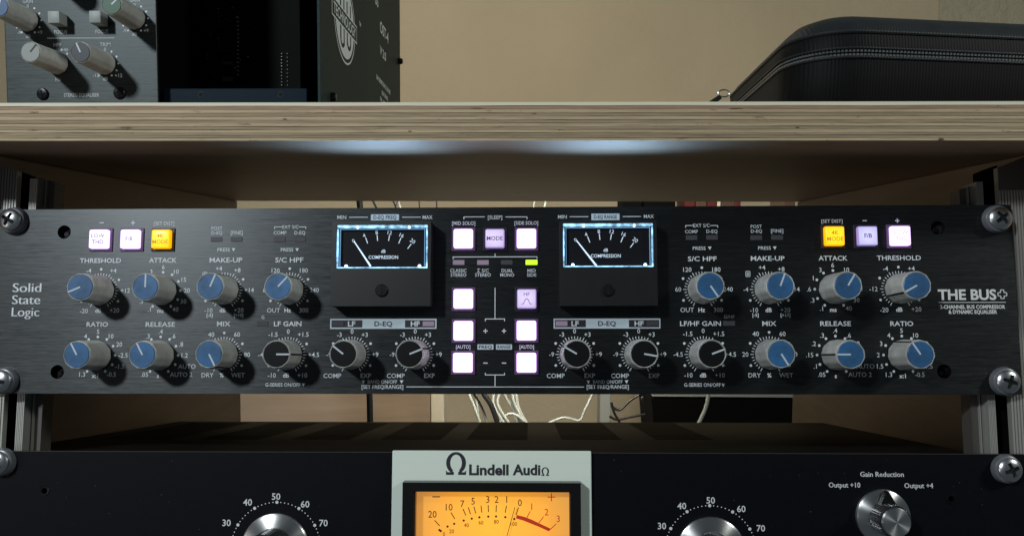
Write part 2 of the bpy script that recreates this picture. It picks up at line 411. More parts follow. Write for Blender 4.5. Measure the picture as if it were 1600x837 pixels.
# lettering ----------------------------------------------------------
_tc = {}
def glyphs(s, bold=0.0, res=2, thick=0.0):
    key = (s, bold, res, thick)
    if key in _tc: return _tc[key]
    cu = bpy.data.curves.new('t', 'FONT'); cu.body = s; cu.size = 1; cu.offset = bold; cu.resolution_u = res
    cu.fill_mode = 'FRONT'
    ob = bpy.data.objects.new('t', cu); col.objects.link(ob)
    bpy.context.view_layer.update()
    me = bpy.data.meshes.new_from_object(ob.evaluated_get(bpy.context.evaluated_depsgraph_get()))
    vs = [(v.co.x, v.co.y) for v in me.vertices]; fs = [tuple(p.vertices) for p in me.polygons]
    bpy.data.objects.remove(ob); bpy.data.curves.remove(cu); bpy.data.meshes.remove(me)
    if thick:      # widened uprights, thin horizontals: repeated outlines a hair apart in depth
        n0 = len(vs); vs0, fs0 = list(vs), list(fs)
        for k in (1, 2, 3):
            vs += [(x + thick * k / 3, y) for x, y in vs0]; fs += [tuple(i + n0 * k for i in f) for f in fs0]
    _tc[key] = (vs, fs)
    return _tc[key]
CAP = 0.729
_meas = glyphs('H')[0]
CAP = max(v[1] for v in _meas)
_lm = {}
def letters(s, h, width=None, align='C', bold=0.006, rot=0.0, shear=0.0, thick=0.0):
    """mesh data of a word: cap height h mm, centred on its cap height; x right, z up, y = 0"""
    key = (s, round(h, 2), width and round(width, 1), align, bold, round(rot, 2), shear, thick)
    if key in _lm: return _lm[key]
    vs, fs = glyphs(s, bold, 2 if h < 3 else 5, thick)
    k = h / CAP; xs = [v[0] for v in vs]; x0, x1 = min(xs), max(xs)
    kx = k if not width else width / (x1 - x0)
    ofs = {'C': (x0 + x1) / 2, 'L': x0, 'R': x1}[align]
    c, s_ = math.cos(rot), math.sin(rot)
    out = []
    n0 = len(vs) // (4 if thick else 1)
    for i, (x, y) in enumerate(vs):
        X = (x - ofs) * kx + shear * y * k; Z = y * k - h / 2
        out.append((X * c - Z * s_, -0.012 * (i // n0) if thick else 0.0, X * s_ + Z * c))
    _lm[key] = (out, fs)
    return _lm[key]
_tm = {}
def text(s, px, py, hpx, parent, mt=None, y=-0.06, fr=RACK, wpx=None, align='C', bold=0.012, rot=0.0, name='lettering', thick=0.0, pos=None, hmm=None):
    mt = mt or M_print
    p = Vector(pos) if pos is not None else at(px, py, y, fr)
    k = (fr.transposed() @ (CAM * -1)).length * 0 + abs((at(px + 1, py, y, fr) - at(px, py, y, fr)).x) if pos is None else 1
    h = hmm or hpx * k; wd = wpx * k if wpx else None
    key = (s, round(h, 2), wd and round(wd, 1), align, bold, round(rot, 2), thick, mt.name)
    if key not in _tm:
        v, f = letters(s, round(h, 2), wd and round(wd, 1), align, bold, rot, 0, thick)
        me = bpy.data.meshes.new(name); me.from_pydata([(a * S, b * S, c * S) for a, b, c in v], [], f); me.materials.append(mt)
        _tm[key] = me
    return part(name, _tm[key], parent, p)
def lines(name, segs, parent, mt=None, y=-0.05, wpx=1.6, fr=RACK):
    """printed rules, given as photo spots; laid out on the panel plane"""
    mt = mt or M_print; bm = bmesh.new(); c = None
    k = abs((at(801, 400, y, fr) - at(800, 400, y, fr)).x)
    ps = [(at(a, b, y, fr), at(c_, d, y, fr)) for a, b, c_, d in segs]
    o = sum((p + q for p, q in ps), Vector()) / (2 * len(ps))
    for p, q in ps:
        if abs(p.z - q.z) < abs(p.x - q.x): q.z = p.z
        else: q.x = p.x
        d = (q - p).normalized() * wpx * k / 2
        add_seg(bm, p.x - d.x - o.x, p.z - d.z - o.z, q.x + d.x - o.x, q.z + d.z - o.z, wpx * k, 0)
    return part(name, finish(bm, name, mt), parent, o)
def rectpx(x0, y0, x1, y1, y=0.0, fr=RACK):
    a = at(x0, y0, y, fr); b = at(x1, y1, y, fr)
    return a.x, b.x, b.z, a.z

# ================================================================== THE SETTING
YF = CAM.y + 320.0                 # front edge of the plywood shelf
HZ = CAM.z + 50.0                  # underside of the shelf
YB = CAM.y + 665.0                 # back edge of the cabinet
XL, XR = at_z(0, 238.7, HZ, WORLD).x, at_z(1600, 240, HZ, WORLD).x
XL = min(XL, at(372, 400, YB, WORLD).x); XR = max(XR, at(1243.8, 400, YB, WORLD).x)
YW = 1250.0
bm = bmesh.new(); add_box(bm, -1500, 1500, YW, YW + 30, -900, 1300)
o = bpy.data.objects.new('wall', finish(bm, 'wall', M_wall)); col.objects.link(o)
tag(o, 'beige painted wall behind the plywood rack', None, kind='structure')
x0 = at(1290, 30, YW - 2.5, WORLD).x
bm = bmesh.new(); add_box(bm, at(1470, 30, YW - 2.5, WORLD).x, 1490, YW - 2.5, YW, HZ - 10, 1290, 1)
o = bpy.data.objects.new('wall_pier', finish(bm, 'wall_pier', M_wall_grey)); col.objects.link(o)
tag(o, 'grey rough plaster pier at the right of the wall', None, kind='structure')

# ------------------------------------------------------------------ cabinet
cab = thing('rack_cabinet', 'birch plywood rack cabinet whose layered shelf edge runs above the black compressor', 'cabinet', (0, YF, HZ), WORLD)
bm = bmesh.new(); add_box(bm, -420, 420, YF + 2.6, YB, HZ, HZ + 16.0, 0.5)
shelf = part('shelf_board', finish(bm, 'shelf_board', M_ply_face), cab)
nply = 12
yl = [158.5, 164.3, 170.0, 175.8, 181.3, 187, 192.3, 197.5, 202.6, 207.6, 212.0, 216.2, 220.4]
mats = [M_topveneer, M_ply_c, M_ply_a, M_ply_b, M_ply_a, M_ply_b, M_ply_a, M_ply_b, M_ply_a, M_ply_b, M_ply_b, M_ply_a]
zz = [at(800, v + 1.5, YF, WORLD).z for v in yl]
zt = HZ + 16.2
zz = [HZ + (z - zz[-1]) * (zt - HZ) / (zz[0] - zz[-1]) for z in zz]
for i in range(nply):
    bm = bmesh.new()
    n = 90; yo = random.uniform(-0.12, 0.12); gap = 0.07
    prev = None
    for k in range(n + 1):                      # slightly wavering veneer edges
        x = -420 + 840 * k / n
        w1 = 0.10 * math.sin(x * 0.031 + i * 1.7) + 0.07 * math.sin(x * 0.11 + i) + random.uniform(-0.05, 0.05)
        w2 = 0.10 * math.sin(x * 0.027 + i * 2.3) + random.uniform(-0.05, 0.05)
        a, b = zz[i + 1] + (gap + w1 * 0.6 if i < nply - 1 else 0), zz[i] - (gap + w2 * 0.6 if i else 0)
        yy = YF + yo
        vs = [bm.verts.new(c) for c in ((x, yy, b), (x, yy, a), (x, YF + 2.6, a), (x, YF + 2.6, b))]
        if prev:
            for q in range(4): bm.faces.new((prev[q], prev[(q + 1) % 4], vs[(q + 1) % 4], vs[q]))
        prev = vs
    sub('ply', finish(bm, 'ply', mats[i]), shelf)
    shelf.children[-1].location = -shelf.location * 0 + Vector((0, 0, 0))
bm = bmesh.new(); add_box(bm, -419, 419, YF + 0.55, YF + 2.7, HZ + 0.6, zt - 0.6)
sub('glue_line', finish(bm, 'glue_line', M_glue), shelf)
for i, (kx, kz, kw, kh) in enumerate(((1471, 217.5, 9, 3.5), (1150, 170, 22, 2.2), (445, 186, 7, 1.6), (835, 177, 6, 1.3), (640, 205, 5, 1.2), (1246, 199, 6, 1.4))):
    p = at(kx, kz, YF - 0.15, WORLD); bm = bmesh.new()
    q = [(p.x + kw * 0.14 * math.cos(a) * random.uniform(.8, 1.2), p.z + kh * 0.14 * math.sin(a) * random.uniform(.7, 1.2)) for a in [j * 0.628 for j in range(10)]]
    add_prism(bm, q, YF - 0.16, YF + 1)
    sub('veneer_chip', finish(bm, 'veneer_chip', M_glue), shelf)
for sx, X in ((-1, XL), (1, XR)):
    bm = bmesh.new(); add_box(bm, min(X, X + sx * 18), max(X, X + sx * 18), -4.0, YB, HZ - 420, HZ - 0.3, 0.4)
    part('side_panel', finish(bm, 'side_panel', M_side), cab)

# ------------------------------------------------------------------ rack rails
def rail(side, label):
    t = thing('rack_rail', label, 'rail', at(13 if side < 0 else 1580, 700, 4), RACK, 'ribbed aluminium rack rails')
    zb = -230
    def X(px, y, py=450): return at(px, py, y).x
    def Z(py, px, y): return at(px, py, y).z
    # ribbed front flange
    y = 3.2
    if side < 0: xa, xb, za, zc = X(26, y, 300), X(26, y, 300) - 22, Z(267, 26, y), Z(236, -30, y)
    else: xa, xb, za, zc = X(1560.5, y, 300), X(1560.5, y, 300) + 22, Z(262, 1561, y), Z(232, 1620, y)
    bm = bmesh.new(); n = 16
    for k in range(n):                                  # ribs as real ridges
        u0, u1 = k / n, (k + 0.62) / n
        for p0, p1, yy in ((u0, u1, y), (u1, (k + 1) / n, y + 0.7)):
            x0, x1 = xa + (xb - xa) * p0, xa + (xb - xa) * p1
            z0, z1 = za + (zc - za) * p0, za + (zc - za) * p1
            add_prism(bm, [(x0, zb), (x1, zb), (x1, z1), (x0, z0)], yy, y + 3)
    part('ribbed_flange', finish(bm, 'ribbed_flange', M_alu), t)
    if side > 0:
        zs = Z(297, 1580, y)
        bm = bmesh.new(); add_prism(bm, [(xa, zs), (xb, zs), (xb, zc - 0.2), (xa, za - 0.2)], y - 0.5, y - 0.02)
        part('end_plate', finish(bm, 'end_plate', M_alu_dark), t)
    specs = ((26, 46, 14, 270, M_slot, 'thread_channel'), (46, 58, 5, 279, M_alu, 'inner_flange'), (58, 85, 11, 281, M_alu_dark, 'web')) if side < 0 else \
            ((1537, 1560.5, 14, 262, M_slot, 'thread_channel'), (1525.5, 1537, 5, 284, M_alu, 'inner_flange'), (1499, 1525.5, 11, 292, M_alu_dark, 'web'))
    for p0, p1, yy, tp, mt, nm in specs:
        bm = bmesh.new(); x0, x1 = X(p0, yy, 300), X(p1, yy, 300); zt_ = Z(tp, (p0 + p1) / 2, yy)
        ztin = zt_ - 1.5
        if nm == 'inner_flange':
            m_ = 5
            for k in range(m_):
                u0 = x0 + (x1 - x0) * k / m_; u1 = x0 + (x1 - x0) * (k + 0.7) / m_; u2 = x0 + (x1 - x0) * (k + 1) / m_
                add_prism(bm, [(u0, zb), (u1, zb), (u1, zt_), (u0, zt_)], yy, yy + 12)
                add_prism(bm, [(u1, zb), (u2, zb), (u2, zt_), (u1, zt_)], yy + 0.5, yy + 12)
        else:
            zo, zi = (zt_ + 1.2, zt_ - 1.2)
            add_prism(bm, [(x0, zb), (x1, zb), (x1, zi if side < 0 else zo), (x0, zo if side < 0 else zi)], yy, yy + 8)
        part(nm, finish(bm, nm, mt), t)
    bm = bmesh.new()
    for p in ((66.5, 68.3), (71, 72.8)) if side < 0 else ((1511, 1512.5), (1516, 1518)):
        a, b = X(p[0], 10, 300), X(p[1], 10, 300)
        add_box(bm, a, b, 9.6, 10.98, zb, Z(281 if side < 0 else 292, 70 if side < 0 else 1514, 10))
    part('ridge', finish(bm, 'ridge', M_alu), t)
rail(-1, 'ribbed aluminium rack rail at the left, behind the panels\' left screws')
rail(1, 'ribbed aluminium rack rail at the right, behind the panels\' right screws')

# ------------------------------------------------------------------ screws
def screw_mesh(rad=5.2, dome=2.6, recess=True, name='screw_head'):
    bm = bmesh.new(); nr, na = 22, 96; rings = []
    c0 = bm.verts.new((0, -dome + (1.5 if recess else 0), 0))
    for i in range(1, nr + 1):
        u = i / nr; r = rad * u; rg = []
        for k in range(na):
            a = 2 * math.pi * k / na; x, z = r * math.cos(a), r * math.sin(a)
            y = -dome * math.sqrt(max(0, 1 - (u * 0.93) ** 2)) - 0.0
            if recess:
                wd = 0.85 * (1 - 0.35 * u); L = 0.62 * rad
                if (abs(x) < wd and abs(z) < L) or (abs(z) < wd and abs(x) < L) or r < 1.35 - 0: y = -dome + 2.1
            rg.append(bm.verts.new((x, y, z)))
        rings.append(rg)
    for k in range(na): bm.faces.new((c0, rings[0][k], rings[0][(k + 1) % na]))
    for a, b in zip(rings, rings[1:]):
        for k in range(na): bm.faces.new((a[k], b[k], b[(k + 1) % na], a[(k + 1) % na]))
    base = [bm.verts.new((v.co.x, 0.3, v.co.z)) for v in rings[-1]]
    for k in range(na): bm.faces.new((rings[-1][k], base[k], base[(k + 1) % na], rings[-1][(k + 1) % na]))
    return finish(bm, name, M_steel, True)
ME_head = screw_mesh()
bm = bmesh.new(); add_box(bm, -3.05, 3.05, -1.25, -0.4, -0.62, 0.62); add_box(bm, -0.62, 0.62, -1.26, -0.41, -3.05, 3.05)
ME_cross = finish(bm, 'cross_shade', M_hole)  # black cross set in the slot, stands in for the recess's shade
bm = bmesh.new(); add_lathe(bm, [(2.5, -0.05), (6.6, -0.05), (6.7, -0.8), (6.0, -2.6), (5.4, -3.0), (2.5, -3.0)], 48)
ME_washer = finish(bm, 'cup_washer', M_washer, True)
def rack_screw(px, py, rot, label):
    p = at(px, py, -4.7)
    t = thing('rack_screw', label, 'screw', (p.x, -0.05, p.z), RACK, 'nickel rack screws with cup washers')
    h = part('screw_head', ME_head, t, (p.x, -3.0, p.z), rot)
    sub('cross_shade', ME_cross, h)
    part('cup_washer', ME_washer, t, (p.x, 0, p.z))
rack_screw(13, 342.5, 0.5, 'nickel cross-head rack screw at the upper left corner of the compressor panel')
rack_screw(-2.5, 595, 0.2, 'nickel cross-head rack screw at the lower left corner of the compressor panel')
rack_screw(1566, 340, 0.9, 'nickel cross-head rack screw at the upper right corner of the compressor panel')
rack_screw(1578.3, 595.8, 0.3, 'nickel cross-head rack screw at the lower right corner of the compressor panel')
rack_screw(1581, 734, 1.2, 'nickel cross-head rack screw at the upper right corner of the amber meter unit')
rack_screw(-7, 723, 0.7, 'nickel cross-head rack screw at the upper left corner of the amber meter unit')

# ================================================================== BUS COMPRESSOR
comp = thing('bus_compressor', 'black brushed two-channel rack compressor with blue-capped knobs, lit square buttons and two small blue-lit meters', 'compressor', (0, 0, -44))
HOLES = [at(100.3, 362.4), at(89.4, 580.7), at(1465.7, 356), at(1475.4, 579.8)]
def holed_plate(x0, x1, z0, z1, y0, y1, holes, hr, name, mt):
    """front plate with round through holes: columns of quads round each hole"""
    bm = bmesh.new(); cu = bpy.data.curves.new('p', 'CURVE'); cu.dimensions = '2D'; cu.fill_mode = 'BOTH'; cu.extrude = (y1 - y0) / 2 * S
    cu.bevel_depth = 0.0
    def poly(pts):
        s = cu.splines.new('POLY'); s.points.add(len(pts) - 1); s.use_cyclic_u = True
        for q, (a, b) in zip(s.points, pts): q.co = (a * S, b * S, 0, 1)
    c = 0.5
    poly([(x0 + c, z0), (x1 - c, z0), (x1, z0 + c), (x1, z1 - c), (x1 - c, z1), (x0 + c, z1), (x0, z1 - c), (x0, z0 + c)])
    for h in holes: poly([(h.x + hr * math.cos(k * math.pi / 16), h.z + hr * math.sin(k * math.pi / 16)) for k in range(32)])
    ob = bpy.data.objects.new('p', cu); col.objects.link(ob); bpy.context.view_layer.update()
    me = bpy.data.meshes.new_from_object(ob.evaluated_get(bpy.context.evaluated_depsgraph_get()))
    bpy.data.objects.remove(ob); bpy.data.curves.remove(cu); bm.free()
    for v in me.vertices: v.co = Vector((v.co.x, -v.co.z + (y0 + y1) / 2 * S, v.co.y))
    bm = bmesh.new(); bm.from_mesh(me); bmesh.ops.recalc_face_normals(bm, faces=bm.faces[:]); bm.to_mesh(me); bm.free()
    me.name = name; me.materials.clear(); me.materials.append(mt)
    return me
ztop, zbot = 44.0, -44.0
part('front_panel', holed_plate(-241.3, 241.3, zbot, ztop, 0, 3, HOLES, 3.25, 'front_panel', M_panel), comp)
bm = bmesh.new(); add_box(bm, -241.0, 241.0, 3.02, 3.4, zbot + 1, ztop - 1); part('panel_backing', finish(bm, 'panel_backing', M_hole), comp)
bm = bmesh.new(); add_box(bm, -215, 215, 3.5, 170, zbot + 2, ztop - 2.5, 0.8); part('chassis', finish(bm, 'chassis', M_lid), comp)
for h in HOLES:
    bm = bmesh.new(); add_lathe(bm, [(0, 1.9), (1.1, 1.9), (1.3, 2.1), (1.3, 3.0)], 16)
    part('hole_screw', finish(bm, 'hole_screw', M_blackscrew, True), comp, (h.x, 0, h.z - 0.8))

# knobs ----------------------------------------------------------------
KH = 15.7
def knob_meshes(rb, rt, h, key):
    wob = lambda a: 1 + 0.014 * math.cos(11 * a)
    bm = bmesh.new()
    add_lathe(bm, [(rb * 0.98, -0.4), (rb, -0.7), (rb * 0.995, -2.2), (rt * 1.015, -h * 0.72), (rt * 1.0, -h + 1.0), (rt * 0.985, -h + 0.35), (rt * 0.93, -h - 0.05), (rt * 0.885, -h + 0.25), (0, -h + 0.25)], 88, wob=wob)
    body = finish(bm, 'knob', M_knob, True)
    bm = bmesh.new(); add_lathe(bm, [(rt * 0.88, -h + 0.3), (rt * 0.88, -h + 0.02), (rt * 0.85, -h - 0.12), (0, -h - 0.16)], 56)
    cap = finish(bm, 'cap', M_blue, True)
    bm = bmesh.new(); add_box(bm, -0.38, 0.38, -h - 0.24, -h - 0.13, 0.0, rt * 0.93, 0.03, 1)
    ptr = finish(bm, 'pointer', M_pointer)
    bm = bmesh.new(); 
    vs = [bm.verts.new(c) for c in ((-0.42, -h + 0.4, rt * 1.022), (0.42, -h + 0.4, rt * 1.022), (0.42, -1.0, rb * 1.022), (-0.42, -1.0, rb * 1.022))]
    bm.faces.new(vs); vs2 = [bm.verts.new(v.co - Vector((0, 0, 0.5))) for v in vs]; bm.faces.new(vs2[::-1])
    for i in range(4): bm.faces.new((vs[i], vs2[i], vs2[(i + 1) % 4], vs[(i + 1) % 4]))
    notch = finish(bm, 'notch', M_darkline)
    return body, cap, ptr, notch
K_BIG = knob_meshes(7.0, 6.45, KH, 'big')
def recolor(me, mt):
    m2 = me.copy(); m2.materials[0] = mt; return m2
CAPS = {'blue': K_BIG[1], 'black': recolor(K_BIG[1], M_blackcap)}
def knob(p, ang, cap, parent, label):
    k = part('knob', K_BIG[0], parent, (p.x, 0, p.z), R(ang), label)
    sub('cap', CAPS[cap], k); sub('pointer', K_BIG[2], k); sub('notch', K_BIG[3], k)
    return k
def dial(px, py, ang, cap, kind, label, unit=None, nums=(), side=1):
    c = at(px, py); kmm = 0.3015
    knob(c, ang, cap, comp, label)
    bm = bmesh.new(); y = -0.05
    if kind == 'dots':
        for a in range(-150, 151, 30): add_disc(bm, 8.7 * math.sin(R(a)), 8.7 * math.cos(R(a)), 0.62, 0)
    else:
        for a in range(-150, 151, 10):
            mj = a % 30 == 0
            if kind == 'fine' and a % 60 == 0 and a % 180 != 0 and abs(a) != 150: mj = False
            r0, r1 = 7.3, (8.9 if (mj and abs(a) in (30, 90, 150)) else 8.4)
            add_seg(bm, r0 * math.sin(R(a)), r0 * math.cos(R(a)), r1 * math.sin(R(a)), r1 * math.cos(R(a)), 0.34, 0)
        for a in (-120, -60, 60, 120) + (() if kind == 'zero' else (0,)):
            if kind == 'makeup' and a == -60: continue
            if kind == 'makeup' and a == 0: continue
            add_disc(bm, 10.2 * math.sin(R(a)), 10.2 * math.cos(R(a)), 0.62, 0)
    sc = part('dial_scale', finish(bm, 'dial_scale', M_print), comp, (c.x, y, c.z))
    for s, a, r, al in nums:
        hh = 2.05
        x, z = r * math.sin(R(a)), r * math.cos(R(a))
        text(s, 0, 0, 0, sc, pos=(c.x + x, -0.06, c.z + z), hmm=hh, align=al, bold=0.004)
    if unit: text(unit, 0, 0, 0, sc, pos=(c.x - 0.5, -0.06, c.z - 9.6), hmm=1.9, bold=0.02)
def sw(vals):
    out = []
    for i, v in enumerate(vals):
        a = -150 + 30 * i
        if a == 0: out.append((v, 0, 11.2, 'C'))
        elif a > 0: out.append((v, a, 10.4, 'L'))
        else: out.append((v, a, 10.4, 'R'))
    return out
N_thr = [('-20', -143, 12.2, 'C'), ('-12', -90, 10.0, 'R'), ('-4', -32, 11.2, 'C'), ('+4', 32, 11.2, 'C'), ('+12', 90, 9.9, 'L'), ('+20', 142, 12.0, 'C')]
N_att = sw(['.1', '.3', '.6', '1', '3', '6', '10', '15', '20', '30', '40'])
N_rel = sw(['.05', '.1', '.15', '.2', '.3', '.4', '.6', '.8', '1.2', 'AUTO', 'AUTO 2'])
N_rat = sw(['1.3', '1.5', '2', '3', '4', '5', '10', '20', '-2.5', '-1.5', '-0.5'])
N_mak = [('-10', -143, 12.0, 'C'), ('-4', -90, 9.6, 'R'), ('+4', -16, 10.7, 'C'), ('+8', 32, 11.2, 'C'), ('+14', 90, 9.6, 'L'), ('+20', 143, 12.0, 'C')]
N_hpf = [('OUT', -143, 12.0, 'C'), ('60', -90, 9.8, 'R'), ('120', -36, 11.5, 'C'), ('180', 36, 11.5, 'C'), ('240', 90, 9.8, 'L'), ('300', 143, 12.0, 'C')]
N_mix = [('DRY', -143, 12.0, 'C'), ('20', -90, 9.8, 'R'), ('40', -33, 11.3, 'C'), ('60', 33, 11.3, 'C'), ('80', 90, 9.8, 'L'), ('WET', 143, 12.0, 'C')]
N_gain = [('-10', -143, 12.0, 'C'), ('-4.5', -90, 9.6, 'R'), ('-1.5', -37, 11.9, 'C'), ('0', 0, 10.9, 'C'), ('+1.5', 37, 11.9, 'C'), ('+4.5', 90, 9.8, 'L'), ('+10', 143, 12.0, 'C')]
N_deq = [('COMP', -138, 13.3, 'C'), ('-9', -90, 9.6, 'R'), ('-3', -33, 11.0, 'C'), ('0', 0, 10.8, 'C'), ('+3', 33, 11.0, 'C'), ('+9', 90, 9.6, 'L'), ('EXP', 145, 12.0, 'C')]
U, L_ = 453.3, 554.3
for px, py, ang, cap, kind, lab, unit, nums in (
    (156.6, 453.7, -113, 'blue', 'fine', 'threshold knob with a blue cap, left channel', 'dB', N_thr),
    (253.8, 453.7, 0, 'blue', 'dots', 'attack knob with a blue cap, left channel', 'ms', N_att),
    (350.6, 453.0, 22, 'blue', 'makeup', 'make-up knob with a blue cap, left channel', 'dB', N_mak),
    (452.0, 453.0, 43, 'blue', 'fine', 'side-chain filter knob with a blue cap, left channel', 'Hz', N_hpf),
    (151.6, 554.8, -29, 'blue', 'dots', 'ratio knob with a blue cap, left channel', 'x:1', N_rat),
    (249.8, 554.8, -28, 'blue', 'dots', 'release knob with a blue cap, left channel', 's', N_rel),
    (349.2, 553.7, 152, 'blue', 'fine', 'mix knob with a blue cap, left channel', '%', N_mix),
    (449.5, 553.9, 90, 'black', 'zero', 'low gain knob with a black cap, left channel', 'dB', N_gain),
    (549.5, 553.5, -52, 'black', 'zero', 'first black-capped equaliser knob under the left meter', None, N_deq),
    (648.4, 553.5, 68, 'black', 'zero', 'second black-capped equaliser knob under the left meter', None, N_deq),
    (898.0, 553.3, -60, 'black', 'zero', 'first black-capped equaliser knob under the right meter', None, N_deq),
    (998.4, 553.3, 100, 'black', 'zero', 'second black-capped equaliser knob under the right meter', None, N_deq),
    (1099.5, 553.3, 70, 'black', 'zero', 'low and high gain knob with a black cap, right channel', 'dB', N_gain),
    (1202.7, 553.3, 149, 'blue', 'fine', 'mix knob with a blue cap, right channel', '%', N_mix),
    (1306.3, 554.2, -90, 'blue', 'dots', 'release knob with a blue cap, right channel', 's', N_rel),
    (1410.3, 554.2, -33, 'blue', 'dots', 'ratio knob with a blue cap, right channel', 'x:1', N_rat),
    (1097.3, 451.9, 146, 'blue', 'fine', 'side-chain filter knob with a blue cap, right channel', 'Hz', N_hpf),
    (1201.6, 452.0, 21, 'blue', 'makeup', 'make-up knob with a blue cap, right channel', 'dB', N_mak),
    (1302.4, 451.5, 32, 'blue', 'dots', 'attack knob with a blue cap, right channel', 'ms', N_att),
    (1405.2, 451.2, -119, 'blue', 'fine', 'threshold knob with a blue cap, right channel', 'dB', N_thr)):
    dial(px, py, ang, cap, kind, lab, unit, nums)
# boxed zeros of the make-up dials, small bracketed values
for px, py in ((350.6, 453), (1201.6, 452)):
    c = at(px, py); bm = bmesh.new(); x, z = -9.6, 7.3
    for a, b, c1, d in ((-1.1, -1.35, -.8, 1.35), (.8, -1.35, 1.1, 1.35), (-1.1, 1.05, 1.1, 1.35), (-1.1, -1.35, 1.1, -1.05)):
        add_sheet(bm, [(x + a, z + b), (x + c1, z + b), (x + c1, z + d), (x + a, z + d)], 0)
    part('boxed_zero', finish(bm, 'boxed_zero', M_print), comp, (c.x, -0.07, c.z))
    text('0', 0, 0, 0, comp, pos=(c.x + x, -0.06, c.z + z), hmm=1.4, bold=0.02)
    text('[-5]', 0, 0, 0, comp, pos=(c.x - 6.6, -0.06, c.z - 11.9), hmm=1.45, bold=0.02)
    text('[+10]', 0, 0, 0, comp, pos=(c.x + 7.2, -0.06, c.z - 11.9), hmm=1.45, bold=0.02)

# keys ----------------------------------------------------------------
bm = bmesh.new()
hw = 5.55
for a in (-1, 1):
    add_box(bm, min(a * hw, a * (hw - .7)), max(a * hw, a * (hw - .7)), -0.7, 0.02, -hw, hw, 0.1, 1)
    add_box(bm, -hw + .7, hw - .7, -0.7, 0.02, min(a * hw, a * (hw - .7)), max(a * hw, a * (hw - .7)), 0.1, 1)
add_box(bm, -hw + .6, hw - .6, -0.12, -0.02, -hw + .6, hw - .6)
ME_frame = finish(bm, 'button', M_housing)
def keycap(mt, side):
    bm = bmesh.new(); add_box(bm, -4.55, 4.55, -1.4, 1.4, -4.55, 4.55, 0.85, 3)
    me = finish(bm, 'keycap', mt, True); me.materials.append(side)
    for p in me.polygons: p.material_index = 0 if p.normal.y < -0.75 else 1
    return me
M_housing_lit = mat('bezel lit violet by its key', (0.05, 0.04, 0.06), 0.35, emit=(0.55, 0.30, 0.80), estr=0.07)  # key's violet spill put in as a faint glow of the bezel
ME_frame_lit = recolor(ME_frame, M_housing_lit)
M_side_v = mat('violet glowing keycap side', (0.3, 0.2, 0.4), 0.4, emit=(0.75, 0.46, 1.0), estr=2.2)
M_side_m = mat('dim violet keycap side', (0.3, 0.25, 0.4), 0.4, emit=(0.40, 0.28, 0.75), estr=0.6)
M_side_y = mat('amber glowing keycap side', (0.4, 0.2, 0.0), 0.4, emit=(1.0, 0.40, 0.0), estr=1.3)
KEYS = {k: keycap(v, q) for k, v, q in (('w', M_litwhite, M_side_v), ('r', M_litread, M_side_v), ('d', M_litdim, M_side_m), ('m', M_litmauve, M_side_m), ('y', M_lityellow, M_side_y))}
def button(px, py, kind, words, lmat, label, size=1.85):
    p = at(px, py)
    b = part('button', ME_frame_lit if kind in 'wr' else ME_frame, comp, (p.x, 0, p.z), 0, label)
    k = sub('keycap', KEYS[kind], b, (0, -1.6, 0))
    n = len(words)
    for i, s in enumerate(words):
        z = (0.5 * (n - 1) - i) * 2.9
        v, f = letters(s, size, None, 'C', 0.015)
        me = bpy.data.meshes.new('legend'); me.from_pydata([(a * S, b_ * S, c * S) for a, b_, c in v], [], f); me.materials.append(lmat)
        sub('legend', me, b, (0, -3.06, z))
    return b
button(158.5, 374.5, 'r', ['LOW', 'THD'], M_legend_p, 'white lit button reading LOW THD, left channel')
button(207, 374.5, 'r', ['F/B'], M_legend_p, 'white lit button reading F/B, left channel')
button(255.3, 374.5, 'y', ['4K', 'MODE'], M_legend_y, 'yellow lit button reading 4K MODE, left channel')
button(1300.8, 369.9, 'y', ['4K', 'MODE'], M_legend_y, 'yellow lit button reading 4K MODE, right channel')
button(1352, 369.8, 'd', ['F/B'], M_legend_d, 'dim lavender button reading F/B, right channel', 1.9)
button(1403.3, 369.6, 'r', ['LOW', 'THD'], M_legend_f, 'white lit button with a faint LOW THD legend, right channel')
button(724.4, 373.8, 'w', ['EQ', 'IN'], M_legend_f, 'white lit button under the words MID SOLO', 1.5)
button(773.5, 373.8, 'm', ['MODE'], M_legend_d, 'mauve button reading MODE')
button(822.6, 373.6, 'w', [], M_legend_f, 'white lit button under the words SIDE SOLO')
button(724.4, 467.3, 'w', [], M_legend_f, 'white lit button below the CLASSIC STEREO indicator')
hf = button(823, 467.3, 'm', [], M_legend_d, 'mauve button reading HF above a bell curve')
button(724.4, 516.8, 'w', [], M_legend_f, 'white lit button left of the plus signs')
button(822.6, 516.4, 'w', [], M_legend_f, 'white lit button right of the plus signs')
button(723.7, 566.2, 'w', [], M_legend_f, 'white lit button left of the minus signs')
button(822.6, 566.2, 'w', [], M_legend_f, 'white lit button right of the minus signs')
v, f = letters('HF', 1.7, None, 'C', 0.0); me = bpy.data.meshes.new('legend'); me.from_pydata([(a * S, b_ * S, c * S) for a, b_, c in v], [], f)
me.materials.append(M_legend_d); sub('legend', me, hf, (0, -3.06, 2.1))
bm = bmesh.new(); pts = [(-2.3, -2.6), (-1.5, -2.3), (-0.9, -0.9), (-0.45, -0.1), (0.45, -0.1), (0.9, -0.9), (1.5, -2.3), (2.3, -2.6)]
for a, b in zip(pts, pts[1:]): add_seg(bm, a[0], a[1], b[0], b[1], 0.28, 0)
sub('legend', finish(bm, 'legend', M_legend_d), hf, (0, -3.06, 0))

